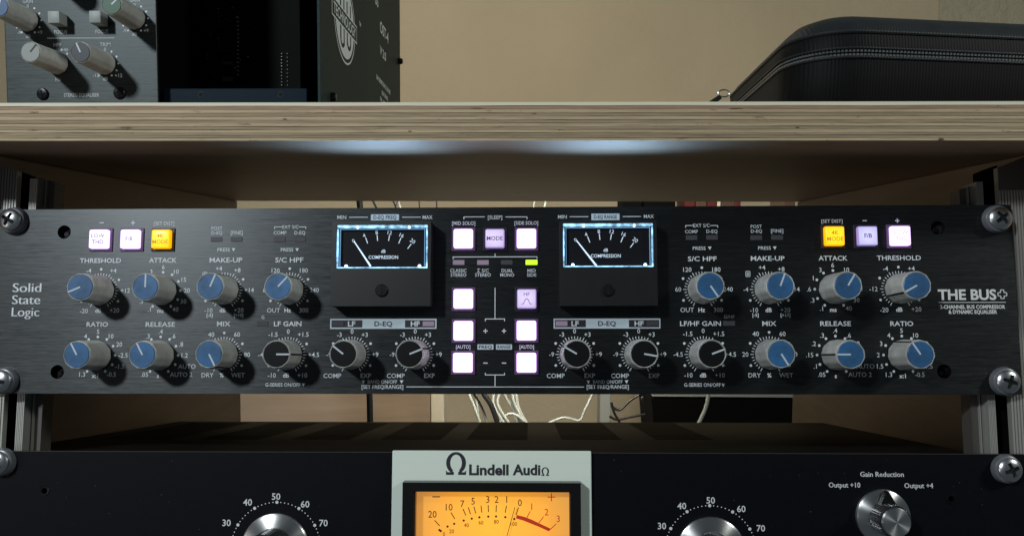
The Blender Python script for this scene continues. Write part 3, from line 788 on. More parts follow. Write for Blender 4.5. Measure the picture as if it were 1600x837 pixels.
# indicators -----------------------------------------------------------
bm = bmesh.new(); add_box(bm, -2.75, 2.75, -0.25, 0.05, -1.15, 1.15, 0.15, 1)
LEDS = {'off': finish(bm, 'indicator', M_ledoff)}
LEDS['faint'] = recolor(LEDS['off'], M_ledfaint); LEDS['green'] = recolor(LEDS['off'], M_ledgreen)
for px, py, k in ((338.5, 374, 'off'), (369.8, 374, 'off'), (437.5, 374, 'off'), (469, 374, 'off'), (410.3, 505.5, 'off'),
                  (1080.5, 371.3, 'off'), (1112.4, 371, 'off'), (1181.6, 371.3, 'off'), (1214.2, 371, 'off'), (1139.3, 505, 'off'),
                  (716.6, 410, 'faint'), (754.6, 410, 'faint'), (791.8, 410, 'off'), (830.5, 409.8, 'green')):
    p = at(px, py); part('indicator', LEDS[k], comp, (p.x, 0, p.z), 0, {'green': 'lit green indicator above MID SIDE'}.get(k))

# silkscreen words -----------------------------------------------------
for s, px, py, h, wd in (
    ('THRESHOLD', 157, 407, 6.9, 64.5), ('ATTACK', 254.5, 406.5, 6.9, 43), ('RATIO', 152, 506.5, 6.9, 33.5), ('RELEASE', 250.5, 506.5, 6.9, 46),
    ('MAKE-UP', 353, 406.2, 7.2, 51), ('S/C HPF', 452, 406, 7.2, 44), ('MIX', 349.5, 505.7, 7.2, 21), ('LF GAIN', 449.5, 505.6, 7.2, 43),
    ('S/C HPF', 1097.3, 404.2, 7.2, 45), ('MAKE-UP', 1199.5, 403.6, 7.2, 53), ('ATTACK', 1301.6, 403.2, 7.2, 45), ('THRESHOLD', 1404.5, 402.8, 7.2, 69),
    ('LF/HF GAIN', 1094.5, 505.2, 7.2, 64), ('MIX', 1202, 505.2, 7.2, 22), ('RELEASE', 1305.6, 505.3, 7.2, 48), ('RATIO', 1409, 505.3, 7.2, 36)):
    text(s, px, py, h, comp, wpx=wd, bold=0.012)
for s, px, py, h, wd in (
    ('[SET DIST]', 256.5, 349, 5.4, 32), ('POST', 339, 356.6, 5.2, 17), ('D-EQ', 339, 363.6, 5.2, 17), ('[FINE]', 370, 363.4, 5.4, 18.5),
    ('EXT S/C', 453.8, 354.6, 5.2, 25), ('COMP', 437.7, 363.5, 5.2, 20), ('D-EQ', 468.5, 363.5, 5.2, 17), ('PRESS', 349.5, 390, 5.2, 19.5), ('PRESS', 448.5, 390, 5.2, 19.5),
    ('G', 410.8, 495.4, 5.0, 4.5), ('G-SERIES ON/OFF', 442, 600.7, 5.4, 55),
    ('[SET DIST]', 1299.9, 345.4, 5.4, 33), ('EXT S/C', 1096, 352.3, 5.2, 26), ('COMP', 1080.5, 361.7, 5.2, 20.5), ('D-EQ', 1112.4, 361.3, 5.2, 17.5),
    ('PRESS', 1092.5, 387.7, 5.2, 20), ('POST', 1181.6, 353.8, 5.2, 17.5), ('D-EQ', 1182, 361, 5.2, 17.5), ('[FINE]', 1214.2, 360.6, 5.4, 19), ('PRESS', 1194.5, 387.4, 5.2, 20),
    ('G/HF', 1139.3, 494.7, 5.0, 17), ('G-SERIES ON/OFF', 1097.5, 600.9, 5.4, 57),
    ('MIN', 534, 339.4, 5.6, 14), ('MAX', 668, 339.4, 5.6, 15.5), ('MIN', 878.8, 338.7, 5.6, 13.5), ('MAX', 1013.8, 338, 5.6, 15.5),
    ('BAND ON/OFF', 597.5, 596, 5.4, 46), ('[SET FREQ/RANGE]', 597.5, 603.9, 5.8, 65), ('BAND ON/OFF', 949.6, 596, 5.4, 46), ('[SET FREQ/RANGE]', 949.6, 603.9, 5.8, 65.5),
    ('[SLEEP]', 773.5, 339.4, 5.6, 22.5), ('[MID SOLO]', 724.4, 348.7, 5.6, 36), ('[SIDE SOLO]', 822.3, 348.3, 5.6, 37),
    ('CLASSIC', 716.3, 422.5, 5.2, 25.5), ('STEREO', 716.3, 429.3, 5.2, 24.5), ('\u03a3 S/C', 754.6, 422.5, 5.2, 18), ('STEREO', 754.6, 429.3, 5.2, 24.5),
    ('DUAL', 792.5, 422.5, 5.2, 17.5), ('MONO', 792.5, 429.3, 5.2, 21.5), ('MID', 830.6, 422.5, 5.2, 13), ('SIDE', 830.6, 429.3, 5.2, 14.5),
    ('[AUTO]', 723.7, 541.6, 5.6, 22.5), ('[AUTO]', 823, 541.6, 5.6, 22.5)):
    text(s, px, py, h, comp, wpx=wd, bold=0.006)
for s, px, py in (('+', 208, 348), ('-', 159, 348), ('-', 1351, 344.7), ('+', 1402, 344.7), ('+', 758.5, 516.8), ('+', 787.5, 516.8), ('-', 758.5, 566.8), ('-', 787.5, 566.8)):
    seg = [(px - 2.6, py, px + 2.6, py)] + ([(px, py - 2.6, px, py + 2.6)] if s == '+' else [])
    for i, sg in enumerate(seg): lines('lettering', [sg], comp, y=-0.05 - 0.02 * i, wpx=1.5)
bm = bmesh.new()
for px, py in ((365, 390), (464.3, 390), (474.2, 600.7), (1109, 387.6), (1210.5, 387.3), (1130, 601), (567.8, 596), (627.5, 596), (919.5, 596), (979, 596)):
    p = at(px, py); add_sheet(bm, [(p.x - 0.85, p.z + 0.7), (p.x + 0.85, p.z + 0.7), (p.x, p.z - 0.85)], -0.06)
part('arrow_marks', finish(bm, 'arrow_marks', M_print), comp)
lines('printed_rule', [(429.3, 354.5, 440.5, 354.5), (467.5, 354.5, 477.5, 354.5)], comp, wpx=1.2)
lines('printed_rule', [(429, 355.6, 429, 357.2), (477.8, 355.6, 477.8, 357.2)], comp, wpx=1.2, y=-0.07)
lines('printed_rule', [(1071.5, 352.3, 1082, 352.3), (1110.3, 352.3, 1121, 352.3)], comp, wpx=1.2)
lines('printed_rule', [(1071.2, 353.4, 1071.2, 355), (1121.4, 353.4, 1121.4, 355)], comp, wpx=1.2, y=-0.07)
lines('printed_rule', [(545.9, 339.4, 574.2, 339.4), (628.7, 339.4, 657, 339.4)], comp, wpx=1.1)
lines('printed_rule', [(890.5, 338.6, 918.8, 338.6), (973.7, 338.3, 1001, 338.3)], comp, wpx=1.1)
lines('printed_rule', [(724.8, 338.9, 757, 338.9), (790.4, 338.9, 823.4, 338.9)], comp, wpx=1.2)
lines('printed_rule', [(724.8, 340, 724.8, 342), (823.4, 340, 823.4, 342)], comp, wpx=1.2, y=-0.07)
lines('printed_rule', [(708, 401.4, 839, 401.4)], comp, wpx=1.2)
lines('printed_rule', [(708, 402.3, 708, 404), (839, 402.3, 839, 404), (773.5, 396.6, 773.5, 400.6)], comp, wpx=1.2, y=-0.07)
lines('printed_rule', [(773.5, 450, 773.5, 497)], comp, wpx=1.2)
lines('printed_rule', [(758.3, 498, 788.3, 498)], comp, wpx=1.2, y=-0.07)
lines('printed_rule', [(758.3, 499.2, 758.3, 501), (788.3, 499.2, 788.3, 501)], comp, wpx=1.2)
lines('printed_rule', [(758.3, 585.3, 788.3, 585.3)], comp, wpx=1.2)
lines('printed_rule', [(758.3, 582.6, 758.3, 584.3), (788.3, 582.6, 788.3, 584.3), (773.5, 586.3, 773.5, 602.6)], comp, wpx=1.2, y=-0.07)
lines('printed_rule', [(635.5, 603.9, 912, 603.9)], comp, wpx=1.1)
def patch(x0, y0, x1, y1, mt, name='printed_box', y=-0.04):
    a, b, c, d = rectpx(x0, y0, x1, y1, y); bm = bmesh.new()
    cx, cz = (a + b) / 2, (c + d) / 2
    add_sheet(bm, [(a - cx, c - cz), (b - cx, c - cz), (b - cx, d - cz), (a - cx, d - cz)], 0)
    return part(name, finish(bm, name, mt), comp, (cx, y, cz))
for x0, y0, x1, y1, s in ((579.6, 334.9, 623.3, 344.2, 'D-EQ FREQ'), (924, 333.8, 968, 343.8, 'D-EQ RANGE'), (746, 537.6, 771, 545.8, 'FREQ'), (775, 537.6, 800, 545.8, 'RANGE')):
    patch(x0, y0, x1, y1, M_bar)
    text(s, (x0 + x1) / 2, (y0 + y1) / 2, 5.6 if s.startswith('D') else 4.8, comp, M_print_dark, wpx=(x1 - x0) * 0.82, bold=0.02, y=-0.07)
for x0, x1, y0, y1, g in ((516, 682, 497.9, 513.3, 1), (865, 1032, 497.5, 512.9, 0)):
    patch(x0, y0, x1, y1, M_bar)
    wdt = x1 - x0
    patch(x0 + 2, y0 + 2, x0 + wdt * 0.302, y1 - 2, M_housing, y=-0.07); patch(x0 + wdt * 0.704, y0 + 2, x1 - 2, y1 - 2, M_housing, y=-0.07)
    cy = (y0 + y1) / 2
    text('LF', x0 + wdt * 0.201, cy, 7.4, comp, wpx=11.5, bold=0.025, y=-0.1); text('HF', x0 + wdt * 0.800, cy, 7.4, comp, wpx=14, bold=0.025, y=-0.1)
    text('D-EQ', (x0 + x1) / 2, cy, 7.2, comp, M_print_dark, wpx=28, bold=0.02, y=-0.07)
    for u, lit_ in ((0.075, not g), (0.925, g)):
        p = at(x0 + wdt * u, cy, -0.1); part('indicator', LEDS['faint' if lit_ else 'off'], comp, (p.x, -0.12, p.z))
# maker's names
for s, px, py, wd in (('Solid', 19.8, 449.2, 45), ('State', 18.8, 468.0, 44.5), ('Logic', 18.2, 487.0, 43.5)):
    text(s, px, py, 13.6, comp, M_print, wpx=wd, align='L', bold=-0.012, thick=0.055)
text('THE BUS', 1465.5, 460.2, 15.5, comp, M_print_bright, wpx=91, align='L', bold=0.03)
p = at(1566, 459.5); bm = bmesh.new(); q = 0.75; e = 2.0
cr = [(-q, e), (q, e), (q, q), (e, q), (e, -q), (q, -q), (q, -e), (-q, -e), (-q, -q), (-e, -q), (-e, q), (-q, q)]
for a, b in zip(cr, cr[1:] + cr[:1]): add_seg(bm, a[0], a[1], b[0], b[1], 0.42, 0)
part('plus_emblem', finish(bm, 'plus_emblem', M_print_bright), comp, (p.x, -0.06, p.z))
lines('printed_rule', [(1467, 472.2, 1571, 472.2)], comp, wpx=1.0, mt=M_print_bright)
text('2-CHANNEL BUS COMPRESSOR', 1519.7, 479.2, 5.6, comp, M_print_bright, wpx=102, bold=0.03)
text('& DYNAMIC EQUALISER', 1520, 487, 5.6, comp, M_print_bright, wpx=76, bold=0.03)

# the two small meters -------------------------------------------------
def meter(fx0, fx1, fy0, fy1, wx0, wx1, wy0, wy1, Zc, scx, scy, nx, ny, ex, ey, label):
    D = -9.0
    a, b, c, d = rectpx(fx0, fy0, fx1, fy1, D); cx, cz = (a + b) / 2, (c + d) / 2
    wa, wb, wc, wd = rectpx(wx0, wy0, wx1, wy1, D)
    bm = bmesh.new()                                   # body with a recessed window: four walls and a back
    for q in ((a, wa, c, d), (wb, b, c, d)): add_box(bm, q[0] - cx, q[1] - cx, 0, -D, q[2] - cz, q[3] - cz)
    add_box(bm, wa - cx, wb - cx, 0, -D, c - cz, wc - cz); add_box(bm, wa - cx, wb - cx, 0, -D, wd - cz, d - cz)
    bmesh.ops.remove_doubles(bm, verts=bm.verts[:], dist=0.0005)
    mt_ = part('meter', finish(bm, 'meter', M_meter), comp, (cx, D, cz), 0, label)
    o_ = Vector((cx, D, cz))
    bm = bmesh.new(); add_sheet(bm, [(wa - cx, wc - cz), (wb - cx, wc - cz), (wb - cx, wd - cz), (wa - cx, wd - cz)], 2.2)
    sub('meter_face', finish(bm, 'meter_face', M_face), mt_)
    bm = bmesh.new(); g = 0.55; x0, x1, z0, z1 = wa - cx + .25, wb - cx - .25, wc - cz + .25, wd - cz - .25
    add_box(bm, x0, x1, 0.1, 1.6, z1 - 1.25, z1, 0.2, 1)
    add_box(bm, x0, x0 + g, 0.1, 1.6, z0 + 0.45, z1 - 1.6, 0.15, 1); add_box(bm, x1 - g, x1, 0.1, 1.6, z0 + 0.45, z1 - 1.6, 0.15, 1)
    add_box(bm, x0, x1, 0.1, 1.6, z0, z0 + 0.42, 0.1, 1)
    sub('lit_rim', finish(bm, 'lit_rim', M_glowbar), mt_)
    bm = bmesh.new(); add_box(bm, x0 + 1.25, x0 + 1.4, 0.5, 1.9, z0 + 0.9, z1 - 1.6); add_box(bm, x1 - 1.4, x1 - 1.25, 0.5, 1.9, z0 + 0.9, z1 - 1.6)
    add_box(bm, x0 + 1.25, x1 - 1.25, 0.5, 1.9, z1 - 1.85, z1 - 1.7)
    sub('inner_rim', finish(bm, 'inner_rim', M_glowdim), mt_)
    for x, z in ((x0 + 4.4, z0 + 0.9), (x1 - 3.6, z0 + 0.9), (x0 + 9.5, z1 - 0.8), (x1 - 8.5, z1 - 0.8)):
        bm = bmesh.new(); add_lathe(bm, [(0, -0.4), (0.4, -0.32), (0.65, 0.0), (0.75, 0.5)], 20)
        sub('lamp_spot', finish(bm, 'lamp_spot', M_glowspot, True), mt_, (x, 0.3, z))
    bm = bmesh.new(); add_box(bm, x0 + 3, x1 - 3, 1.5, 6.5, d - cz + 0.01, d - cz + 0.25)
    sub('light_slit', finish(bm, 'light_slit', M_leak), mt_)
    d_ = bpy.data.lights.new('meter_backlight', 'AREA'); d_.shape = 'RECTANGLE'; d_.size = 0.036; d_.size_y = 0.003; d_.spread = R(130)
    d_.energy = 0.042; d_.color = (0.28, 0.54, 1.0)
    lo = bpy.data.objects.new('meter_backlight', d_); col.objects.link(lo); lo.parent = mt_
    lo.location = (0, 0.0045, (d - cz + 0.4) * S); lo.rotation_euler = (R(180 + 42), 0, 0)
    bm = bmesh.new()
    def P(zx, zy): q = at(fx_off + zx / 2.79, fy_off + zy / 2.79, D + 2.1); return q.x - cx, q.z - cz
    for (ax_, ay_, bx_, by_) in Zc['ticks']:
        u, v_ = P(ax_, ay_); s_, t_ = P(bx_, by_); add_seg(bm, u, v_, s_, t_, 0.38, 2.1)
    sc = sub('scale_marks', finish(bm, 'scale_marks', M_scale), mt_)
    for s, zx, zy, rr in Zc['nums']:
        u, v_ = P(zx, zy); vv, ff = letters(s, 1.75, None, 'C', 0.0, R(rr))
        me = bpy.data.meshes.new('lettering'); me.from_pydata([(p_[0] * S, p_[1] * S, p_[2] * S) for p_ in vv], [], ff); me.materials.append(M_scale)
        sub('lettering', me, mt_, (u, 2.1, v_))
    for s, zx, zy, h_ in Zc['words']:
        u, v_ = P(zx, zy); vv, ff = letters(s, h_, None, 'C', 0.01)
        me = bpy.data.meshes.new('lettering'); me.from_pydata([(p_[0] * S * 0.92, p_[1] * S, p_[2] * S) for p_ in vv], [], ff); me.materials.append(M_scale)
        sub('lettering', me, mt_, (u, 2.1, v_))
    u, v_ = P(nx, ny); s_, t_ = P(ex, ey)
    bm = bmesh.new(); dx, dz = s_ - u, t_ - v_; L = math.hypot(dx, dz); nx_, nz_ = -dz / L, dx / L
    add_prism(bm, [(u + nx_ * .2, v_ + nz_ * .2), (s_ + nx_ * .42, t_ + nz_ * .42), (s_ - nx_ * .42, t_ - nz_ * .42), (u - nx_ * .2, v_ - nz_ * .2)], 1.3, 1.6)
    sub('needle', finish(bm, 'needle', M_needle), mt_)
    bm = bmesh.new(); add_box(bm, wa - cx + .02, wb - cx - .02, -0.02, 0.06, wc - cz + .02, wd - cz - .02)
    sub('meter_glass', finish(bm, 'meter_glass', M_glass), mt_)
    q = at(scx, scy, D); bm = bmesh.new()
    add_lathe(bm, [(2.9, 0), (2.9, -0.5), (2.5, -0.8), (0, -0.85)], 32); sub('adjusting_screw', finish(bm, 'adjusting_screw', M_blackcap, True), mt_, (q.x - cx, 0, q.z - cz))
    bm = bmesh.new(); add_box(bm, -0.3, 0.3, -0.95, -0.86, -2.3, 2.3); sub('screw_slot', finish(bm, 'screw_slot', M_hole), mt_, (q.x - cx, 0, q.z - cz))
fx_off, fy_off = 500, 320
Z1 = dict(ticks=[(199, 143, 208, 168), (249, 132, 251, 157), (303, 132, 299, 157), (353, 144, 343, 168), (398, 170, 382, 191)],
          nums=[('0', 146, 157, 38), ('4', 192, 134, 22), ('8', 247, 121, 6), ('12', 304, 121, -8), ('16', 356, 133, -22), ('20', 404, 158, -36)],
          words=[('dB', 276, 202, 1.5), ('COMPRESSION', 276, 228, 1.55)])
meter(519, 672, 346, 477.7, 526, 668, 351, 419, Z1, 596.4, 453.7, 150, 160, 222, 268, 'left blue-lit compression meter')
fx_off, fy_off = 850, 320
Z2 = dict(ticks=[(190, 138, 200, 164), (241, 127, 244, 152), (294, 127, 290, 152), (345, 138, 335, 163), (391, 165, 376, 186)],
          nums=[('0', 138, 153, 38), ('4', 183, 129, 22), ('8', 239, 116, 6), ('12', 296, 116, -8), ('16', 348, 128, -22), ('20', 398, 153, -36)],
          words=[('dB', 269, 197, 1.5), ('COMPRESSION', 269, 222, 1.55)])
meter(875, 1028, 345, 477, 879, 1022, 348.5, 417, Z2, 950.4, 453, 142, 157, 228, 266, 'right blue-lit compression meter')

# ================================================================== LOWER UNIT
low = thing('valve_compressor', 'black rack unit with a pale centre plate and an amber meter, below the compressor', 'compressor', (0, 0, -180))
pl, pr = at(60, 702), at(1540, 712)
roll = math.atan2(pr.z - pl.z, pr.x - pl.x); zl = (pl.z + pr.z) / 2
LH = [at(70, 766), at(1486, 779)]
ZB = zl - 134
part('front_panel', holed_plate(-241.3, 241.3, ZB, zl, 0, 3, LH, 1.5, 'front_panel', M_black_paint), low)
for h in LH:
    bm = bmesh.new(); add_lathe(bm, [(1.3, 0.4), (1.35, -0.25), (2.1, -0.3), (2.3, 0.02)], 24)
    part('hole_ring', finish(bm, 'hole_ring', M_blackscrew, True), low, (h.x, 0, h.z))
bm = bmesh.new(); add_box(bm, -240, 240, 0.04, 0.5, zl + 0.02, zl + 0.14)
part('bare_edge', finish(bm, 'bare_edge', M_alu_dark), low)
zc_ = zl - 2.0
bl, br = at_z(289.5, 656.3, zc_), at_z(1294, 661.6, zc_)
yb = (bl.y + br.y) / 2
bm = bmesh.new(); add_box(bm, bl.x, br.x, 3.1, yb, ZB + 4, zc_, 0.6)
lid = part('chassis', finish(bm, 'chassis', M_lid), low)
for a, b in ((303, 391), (427, 500), (539, 609), (647, 720), (751, 825), (866, 939), (980, 1050)):
    p, q = at_z(a, 659.8, zc_), at_z(b, 659.8, zc_); r_ = at_z((a + b) / 2, 686, zc_)
    bm = bmesh.new(); n = 15
    for k in range(n):
        y0 = r_.y + (p.y - r_.y) * k / n; add_box(bm, p.x, q.x, y0, y0 + (p.y - r_.y) / n * 0.55, zc_ + 0.02, zc_ + 0.10)
    if p.x > 80: pass
    sub('vent_slots', finish(bm, 'vent_slots', M_vent), lid)
# centre plate with the meter
PY = -2.0
a, b, c, d = rectpx(613, 703.5, 925, 837, PY); c = ZB + 5
bm = bmesh.new(); add_box(bm, a, b, PY, 0, c, d, 0.3, 1)
part('centre_plate', finish(bm, 'centre_plate', M_plate), low)
def omega(bm, cx, cz, h, y):
    """capital omega: open ring with heavy sides and two feet"""
    R1x, R1z = h * 0.46, h * 0.50; n = 40; pts_o, pts_i = [], []
    gap = 30
    for k in range(n + 1):
        t = R(-180 + gap + (360 - 2 * gap) * k / n)
        ox, oz = R1x * math.sin(t), R1z * math.cos(t)
        ix, iz = (R1x - h * 0.19) * math.sin(t), (R1z - h * 0.12) * math.cos(t)
        pts_o.append((cx + ox, cz + oz + h * 0.04)); pts_i.append((cx + ix, cz + iz + h * 0.04))
    for k in range(n): add_sheet(bm, [pts_o[k], pts_o[k + 1], pts_i[k + 1], pts_i[k]], y)
    for s_ in (-1, 1):
        x1 = cx + s_ * h * 0.10; x2 = cx + s_ * h * 0.46
        add_sheet(bm, [(x1, cz - h * .5), (x2, cz - h * .5), (x2 + s_ * h * 0.01, cz - h * .30), (x2 - s_ * h * .07, cz - h * .38), (x1, cz - h * .38)], y - 0.02)
        add_sheet(bm, [(x1, cz - h * .39), (x1 + s_ * h * .13, cz - h * .39), (x1 + s_ * h * .16, cz - h * .33), (x1 + s_ * h * .09, cz - h * .30)], y - 0.01)
p = at(712.6, 724, PY - .06); bm = bmesh.new(); omega(bm, 0, 0, 9.9, 0)
part('omega_emblem', finish(bm, 'omega_emblem', M_print_dark), low, (p.x, PY - .06, p.z))
text('Lindell', 733, 733.3, 15.2, low, M_print_dark, wpx=61.5, align='L', bold=0.036, y=PY - .06)
text('Audi', 801, 733.3, 15.2, low, M_print_dark, wpx=43.5, align='L', bold=0.036, y=PY - .06)
p = at(852, 736.2, PY - .06); bm = bmesh.new(); omega(bm, 0, 0, 3.7, 0)
part('omega_emblem', finish(bm, 'omega_emblem', M_print_dark), low, (p.x, PY - .06, p.z))
# amber meter
BY = PY - 6.0
a, b, c, d = rectpx(629, 753, 908, 837, BY); ia, ib, ic, id_ = rectpx(647, 766, 892, 837, BY + 1)
c = ZB + 20; ic = c + 6
bm = bmesh.new()
for q in ((a, ia, c, d), (ib, b, c, d)): add_box(bm, q[0], q[1], BY, PY - .02, q[2], q[3])
add_box(bm, ia, ib, BY, PY - .02, id_, d); add_box(bm, ia, ib, BY, PY - .02, c, ic)
bmesh.ops.remove_doubles(bm, verts=bm.verts[:], dist=0.001)
vu = part('meter', finish(bm, 'meter', M_bezel), low, None, 0, 'amber-lit level meter in a black bezel')
bm = bmesh.new(); g = 0.5
for q in ((ia + .02, ia + g, ic, id_), (ib - g, ib - .02, ic, id_), (ia + g, ib - g, id_ - g, id_ - .02)): add_box(bm, q[0], q[1], BY + 1.5, PY - .1, q[2], q[3])
sub('bezel_lining', finish(bm, 'bezel_lining', M_bezel_in), vu)  # brown lining holds the meter's amber glow in its colour
FY = PY - 0.6
pc = at(770, 822, FY); bm = bmesh.new()
add_sheet(bm, [(ia + .1 - pc.x, ic - pc.z), (ib - .1 - pc.x, ic - pc.z), (ib - .1 - pc.x, id_ - .1 - pc.z), (ia + .1 - pc.x, id_ - .1 - pc.z)], 0)
sub('meter_face', finish(bm, 'meter_face', M_amber), vu, (pc.x, FY, pc.z))
def Q(zx, zy, y=FY - .1): return at(600 + zx / 4.706, 690 + zy / 4.706, y)
def vsegs(name, segs, mt, wd, y=FY - .1):
    bm = bmesh.new()
    for a_, b_, c_, d_ in segs:
        p, q = Q(a_, b_, y), Q(c_, d_, y); add_seg(bm, p.x, p.z, q.x, q.z, wd, y)
    return sub(name, finish(bm, name, mt), vu)
vsegs('scale_marks', [(372, 574, 409, 615), (492, 517, 521, 565), (580, 489, 602, 539), (620, 479, 636, 530), (661, 473, 675, 524), (713, 466, 719, 517),
                      (766, 462, 768, 514), (826, 462, 824, 514), (901, 467, 891, 519), (989, 480, 971, 535)], M_brown_print, 0.38)
vsegs('scale_marks', [(1075, 508, 1050, 556), (1174, 547, 1139, 592), (1266, 600, 1215, 648)], M_red_print, 0.34)
vsegs('minus_sign', [(355, 402, 412, 402)], M_brown_print, 0.45)
vsegs('plus_sign', [(1202, 404, 1260, 404)], M_red_print, 0.4); vsegs('plus_sign', [(1231, 375, 1231, 435)], M_red_print, 0.4, FY - .13)
bm = bmesh.new()
for zx, zy in ((467, 620), (516, 600), (586, 576), (645, 562), (701, 552), (767, 547), (824, 546), (892, 551), (958, 565)):
    p = Q(zx, zy); add_disc(bm, p.x, p.z, 0.52, FY - .1)
p = Q(412, 650); add_sheet(bm, [(p.x - 1.0, p.z + .2), (p.x - .3, p.z + .85), (p.x + 1.0, p.z - .1), (p.x + .4, p.z - .8)], FY - .1)
sub('scale_dots', finish(bm, 'scale_dots', M_brown_print), vu)
arc = [(976, 535, 970, 560), (1030, 548, 1022, 575), (1090, 571, 1080, 598), (1150, 600, 1140, 622), (1222, 634, 1212, 655)]
bm = bmesh.new()
for s_, t_ in zip(arc, arc[1:]):
    P4 = [Q(s_[0], s_[1]), Q(t_[0], t_[1]), Q(t_[2], t_[3]), Q(s_[2], s_[3])]; add_sheet(bm, [(p.x, p.z) for p in P4], FY - .12)
sub('red_arc', finish(bm, 'red_arc', M_red_print), vu)
def vtext(s, zx, zy, hz, mt, rot=0):
    p = Q(zx, zy); vv, ff = letters(s, hz / 4.706 * 0.298, None, 'C', 0.0, R(rot))
    me = bpy.data.meshes.new('lettering'); me.from_pydata([(q[0] * S * .92, q[1] * S, q[2] * S) for q in vv], [], ff); me.materials.append(mt)
    sub('lettering', me, vu, (p.x, FY - .12, p.z))
for s, zx, zy in (('20', 356, 530), ('10', 479, 478), ('7', 576, 453), ('5', 655, 434), ('3', 763, 421), ('2', 828, 421), ('1', 902, 421), ('0', 999, 445)): vtext(s, zx, zy, 47, M_brown_print)
for s, zx, zy in (('1', 1086, 474), ('2', 1195, 514), ('3', 1281, 563)): vtext(s, zx, zy, 46, M_red_print)
for s, zx, zy in (('0', 441, 675), ('20', 497, 655), ('40', 606, 610), ('60', 713, 591), ('80', 826, 585), ('100', 955, 601)): vtext(s, zx, zy, 27, M_brown_print)
p, q = Q(963, 478, FY - 1.2), Q(903, 692, FY - 1.2); q2 = p + (q - p) * 2.0
bm = bmesh.new(); add_box(bm, -0.14, 0.14, -0.1, 0.1, 0, (p - q2).length)
nd = sub('needle', finish(bm, 'needle', M_brown_print), vu, (q2.x, FY - 1.2, q2.z)); nd.rotation_euler = (0, math.atan2(p.x - q2.x, p.z - q2.z), 0)

bm = bmesh.new(); add_box(bm, ia + .55, ib - .55, BY + 1.2, BY + 1.35, ic, id_ - .55); sub('meter_glass', finish(bm, 'meter_glass', M_glass), vu)
# the two big dials and the selector
def big_knob(px, py, rs, nums, label):
    c = at(px, py)
    bm = bmesh.new(); add_lathe(bm, [(rs, -0.3), (rs + .15, -0.9), (rs, -1.6), (rs - 0.55, -2.0), (rs - 0.60, -2.03), (rs - 0.65, -2.05), (rs * 0.605, -3.0), (rs * 0.60, -3.0), (0, -3.0)], 96)
    k = part('knob', finish(bm, 'knob', M_turned, True), low, (c.x, 0, c.z), 0, label)
    bm = bmesh.new(); nt = 54; wob = lambda a: 1 + 0.035 * (1 if math.cos(nt * a) > 0 else -1)
    add_lathe(bm, [(rs * .60, -2.9), (rs * .60, -16.8), (rs * .56, -17.5)], nt * 4, wob=wob); sub('knurled_grip', finish(bm, 'knurled_grip', M_knurl), k)
    bm = bmesh.new(); add_lathe(bm, [(rs * .56, -17.5), (rs * .5, -18.1), (0, -18.1)], 64); sub('knob_top', finish(bm, 'knob_top', M_turned, True), k)
    bm = bmesh.new()
    for a in range(-150, 151, 5):
        r_ = 0.72 if a % 30 == 0 else 0.26
        add_disc(bm, 20.6 * math.sin(R(a)), 20.6 * math.cos(R(a)), r_, 0)
    ds = part('dial_scale', finish(bm, 'dial_scale', M_print_bright), low, (c.x, -0.06, c.z))
    for s, tx, ty in nums: text(s, tx, ty, 9.6, ds, M_print_bright, bold=0.012)
big_knob(430.7, 855.3, 15.6, [('30', 354, 816), ('40', 386.9, 784), ('50', 431.4, 775), ('60', 476.7, 787), ('70', 505.4, 816.3)], 'large turned silver knob with a black knurled grip, left of the amber meter')
big_knob(1110.5, 861.6, 15.6, [('30', 1034.3, 821), ('40', 1065.3, 789.7), ('50', 1110.5, 781), ('60', 1158.2, 794.3), ('70', 1188.8, 824.5)], 'large turned silver knob with a black knurled grip, right of the amber meter')
c = at(1378, 806)
bm = bmesh.new(); add_lathe(bm, [(12.0, -0.3), (12.2, -0.9), (12.0, -1.8), (11.45, -2.0), (11.40, -2.03), (11.35, -2.05), (7.1, -3.0), (7.0, -3.0), (0, -3.0)], 80)
k = part('knob', finish(bm, 'knob', M_turned, True), low, (c.x, 0, c.z), 0, 'small silver selector knob with a black pointer, under the word Gain Reduction')
bm = bmesh.new(); wob = lambda a: 1 + 0.03 * (1 if math.cos(44 * a) > 0 else -1)
add_lathe(bm, [(7.0, -3.6), (6.9, -12.5), (6.4, -13.2)], 176, wob=wob)
sub('knurled_grip', finish(bm, 'knurled_grip', M_knurl), k)
bm = bmesh.new(); add_prism(bm, [(-3.4, 5.6), (-0.5, 11.6), (0.3, 12.2), (0.9, 11.4), (4.4, 5.2)], -6.4, -3.2); sub('pointer', finish(bm, 'pointer', M_blackcap), k)
bm = bmesh.new(); add_lathe(bm, [(6.35, -13.2), (5.9, -13.9), (0, -13.9)], 64); sub('knob_top', finish(bm, 'knob_top', M_turned, True), k)
for s, px, py, wd in (('Gain Reduction', 1378, 740.3, 68), ('Output +10', 1319.5, 757, 49.5), ('Output +4', 1435.5, 758, 45)):
    text(s, px, py, 7.6, low, M_print_bright, wpx=wd, bold=0.0, thick=0.03)

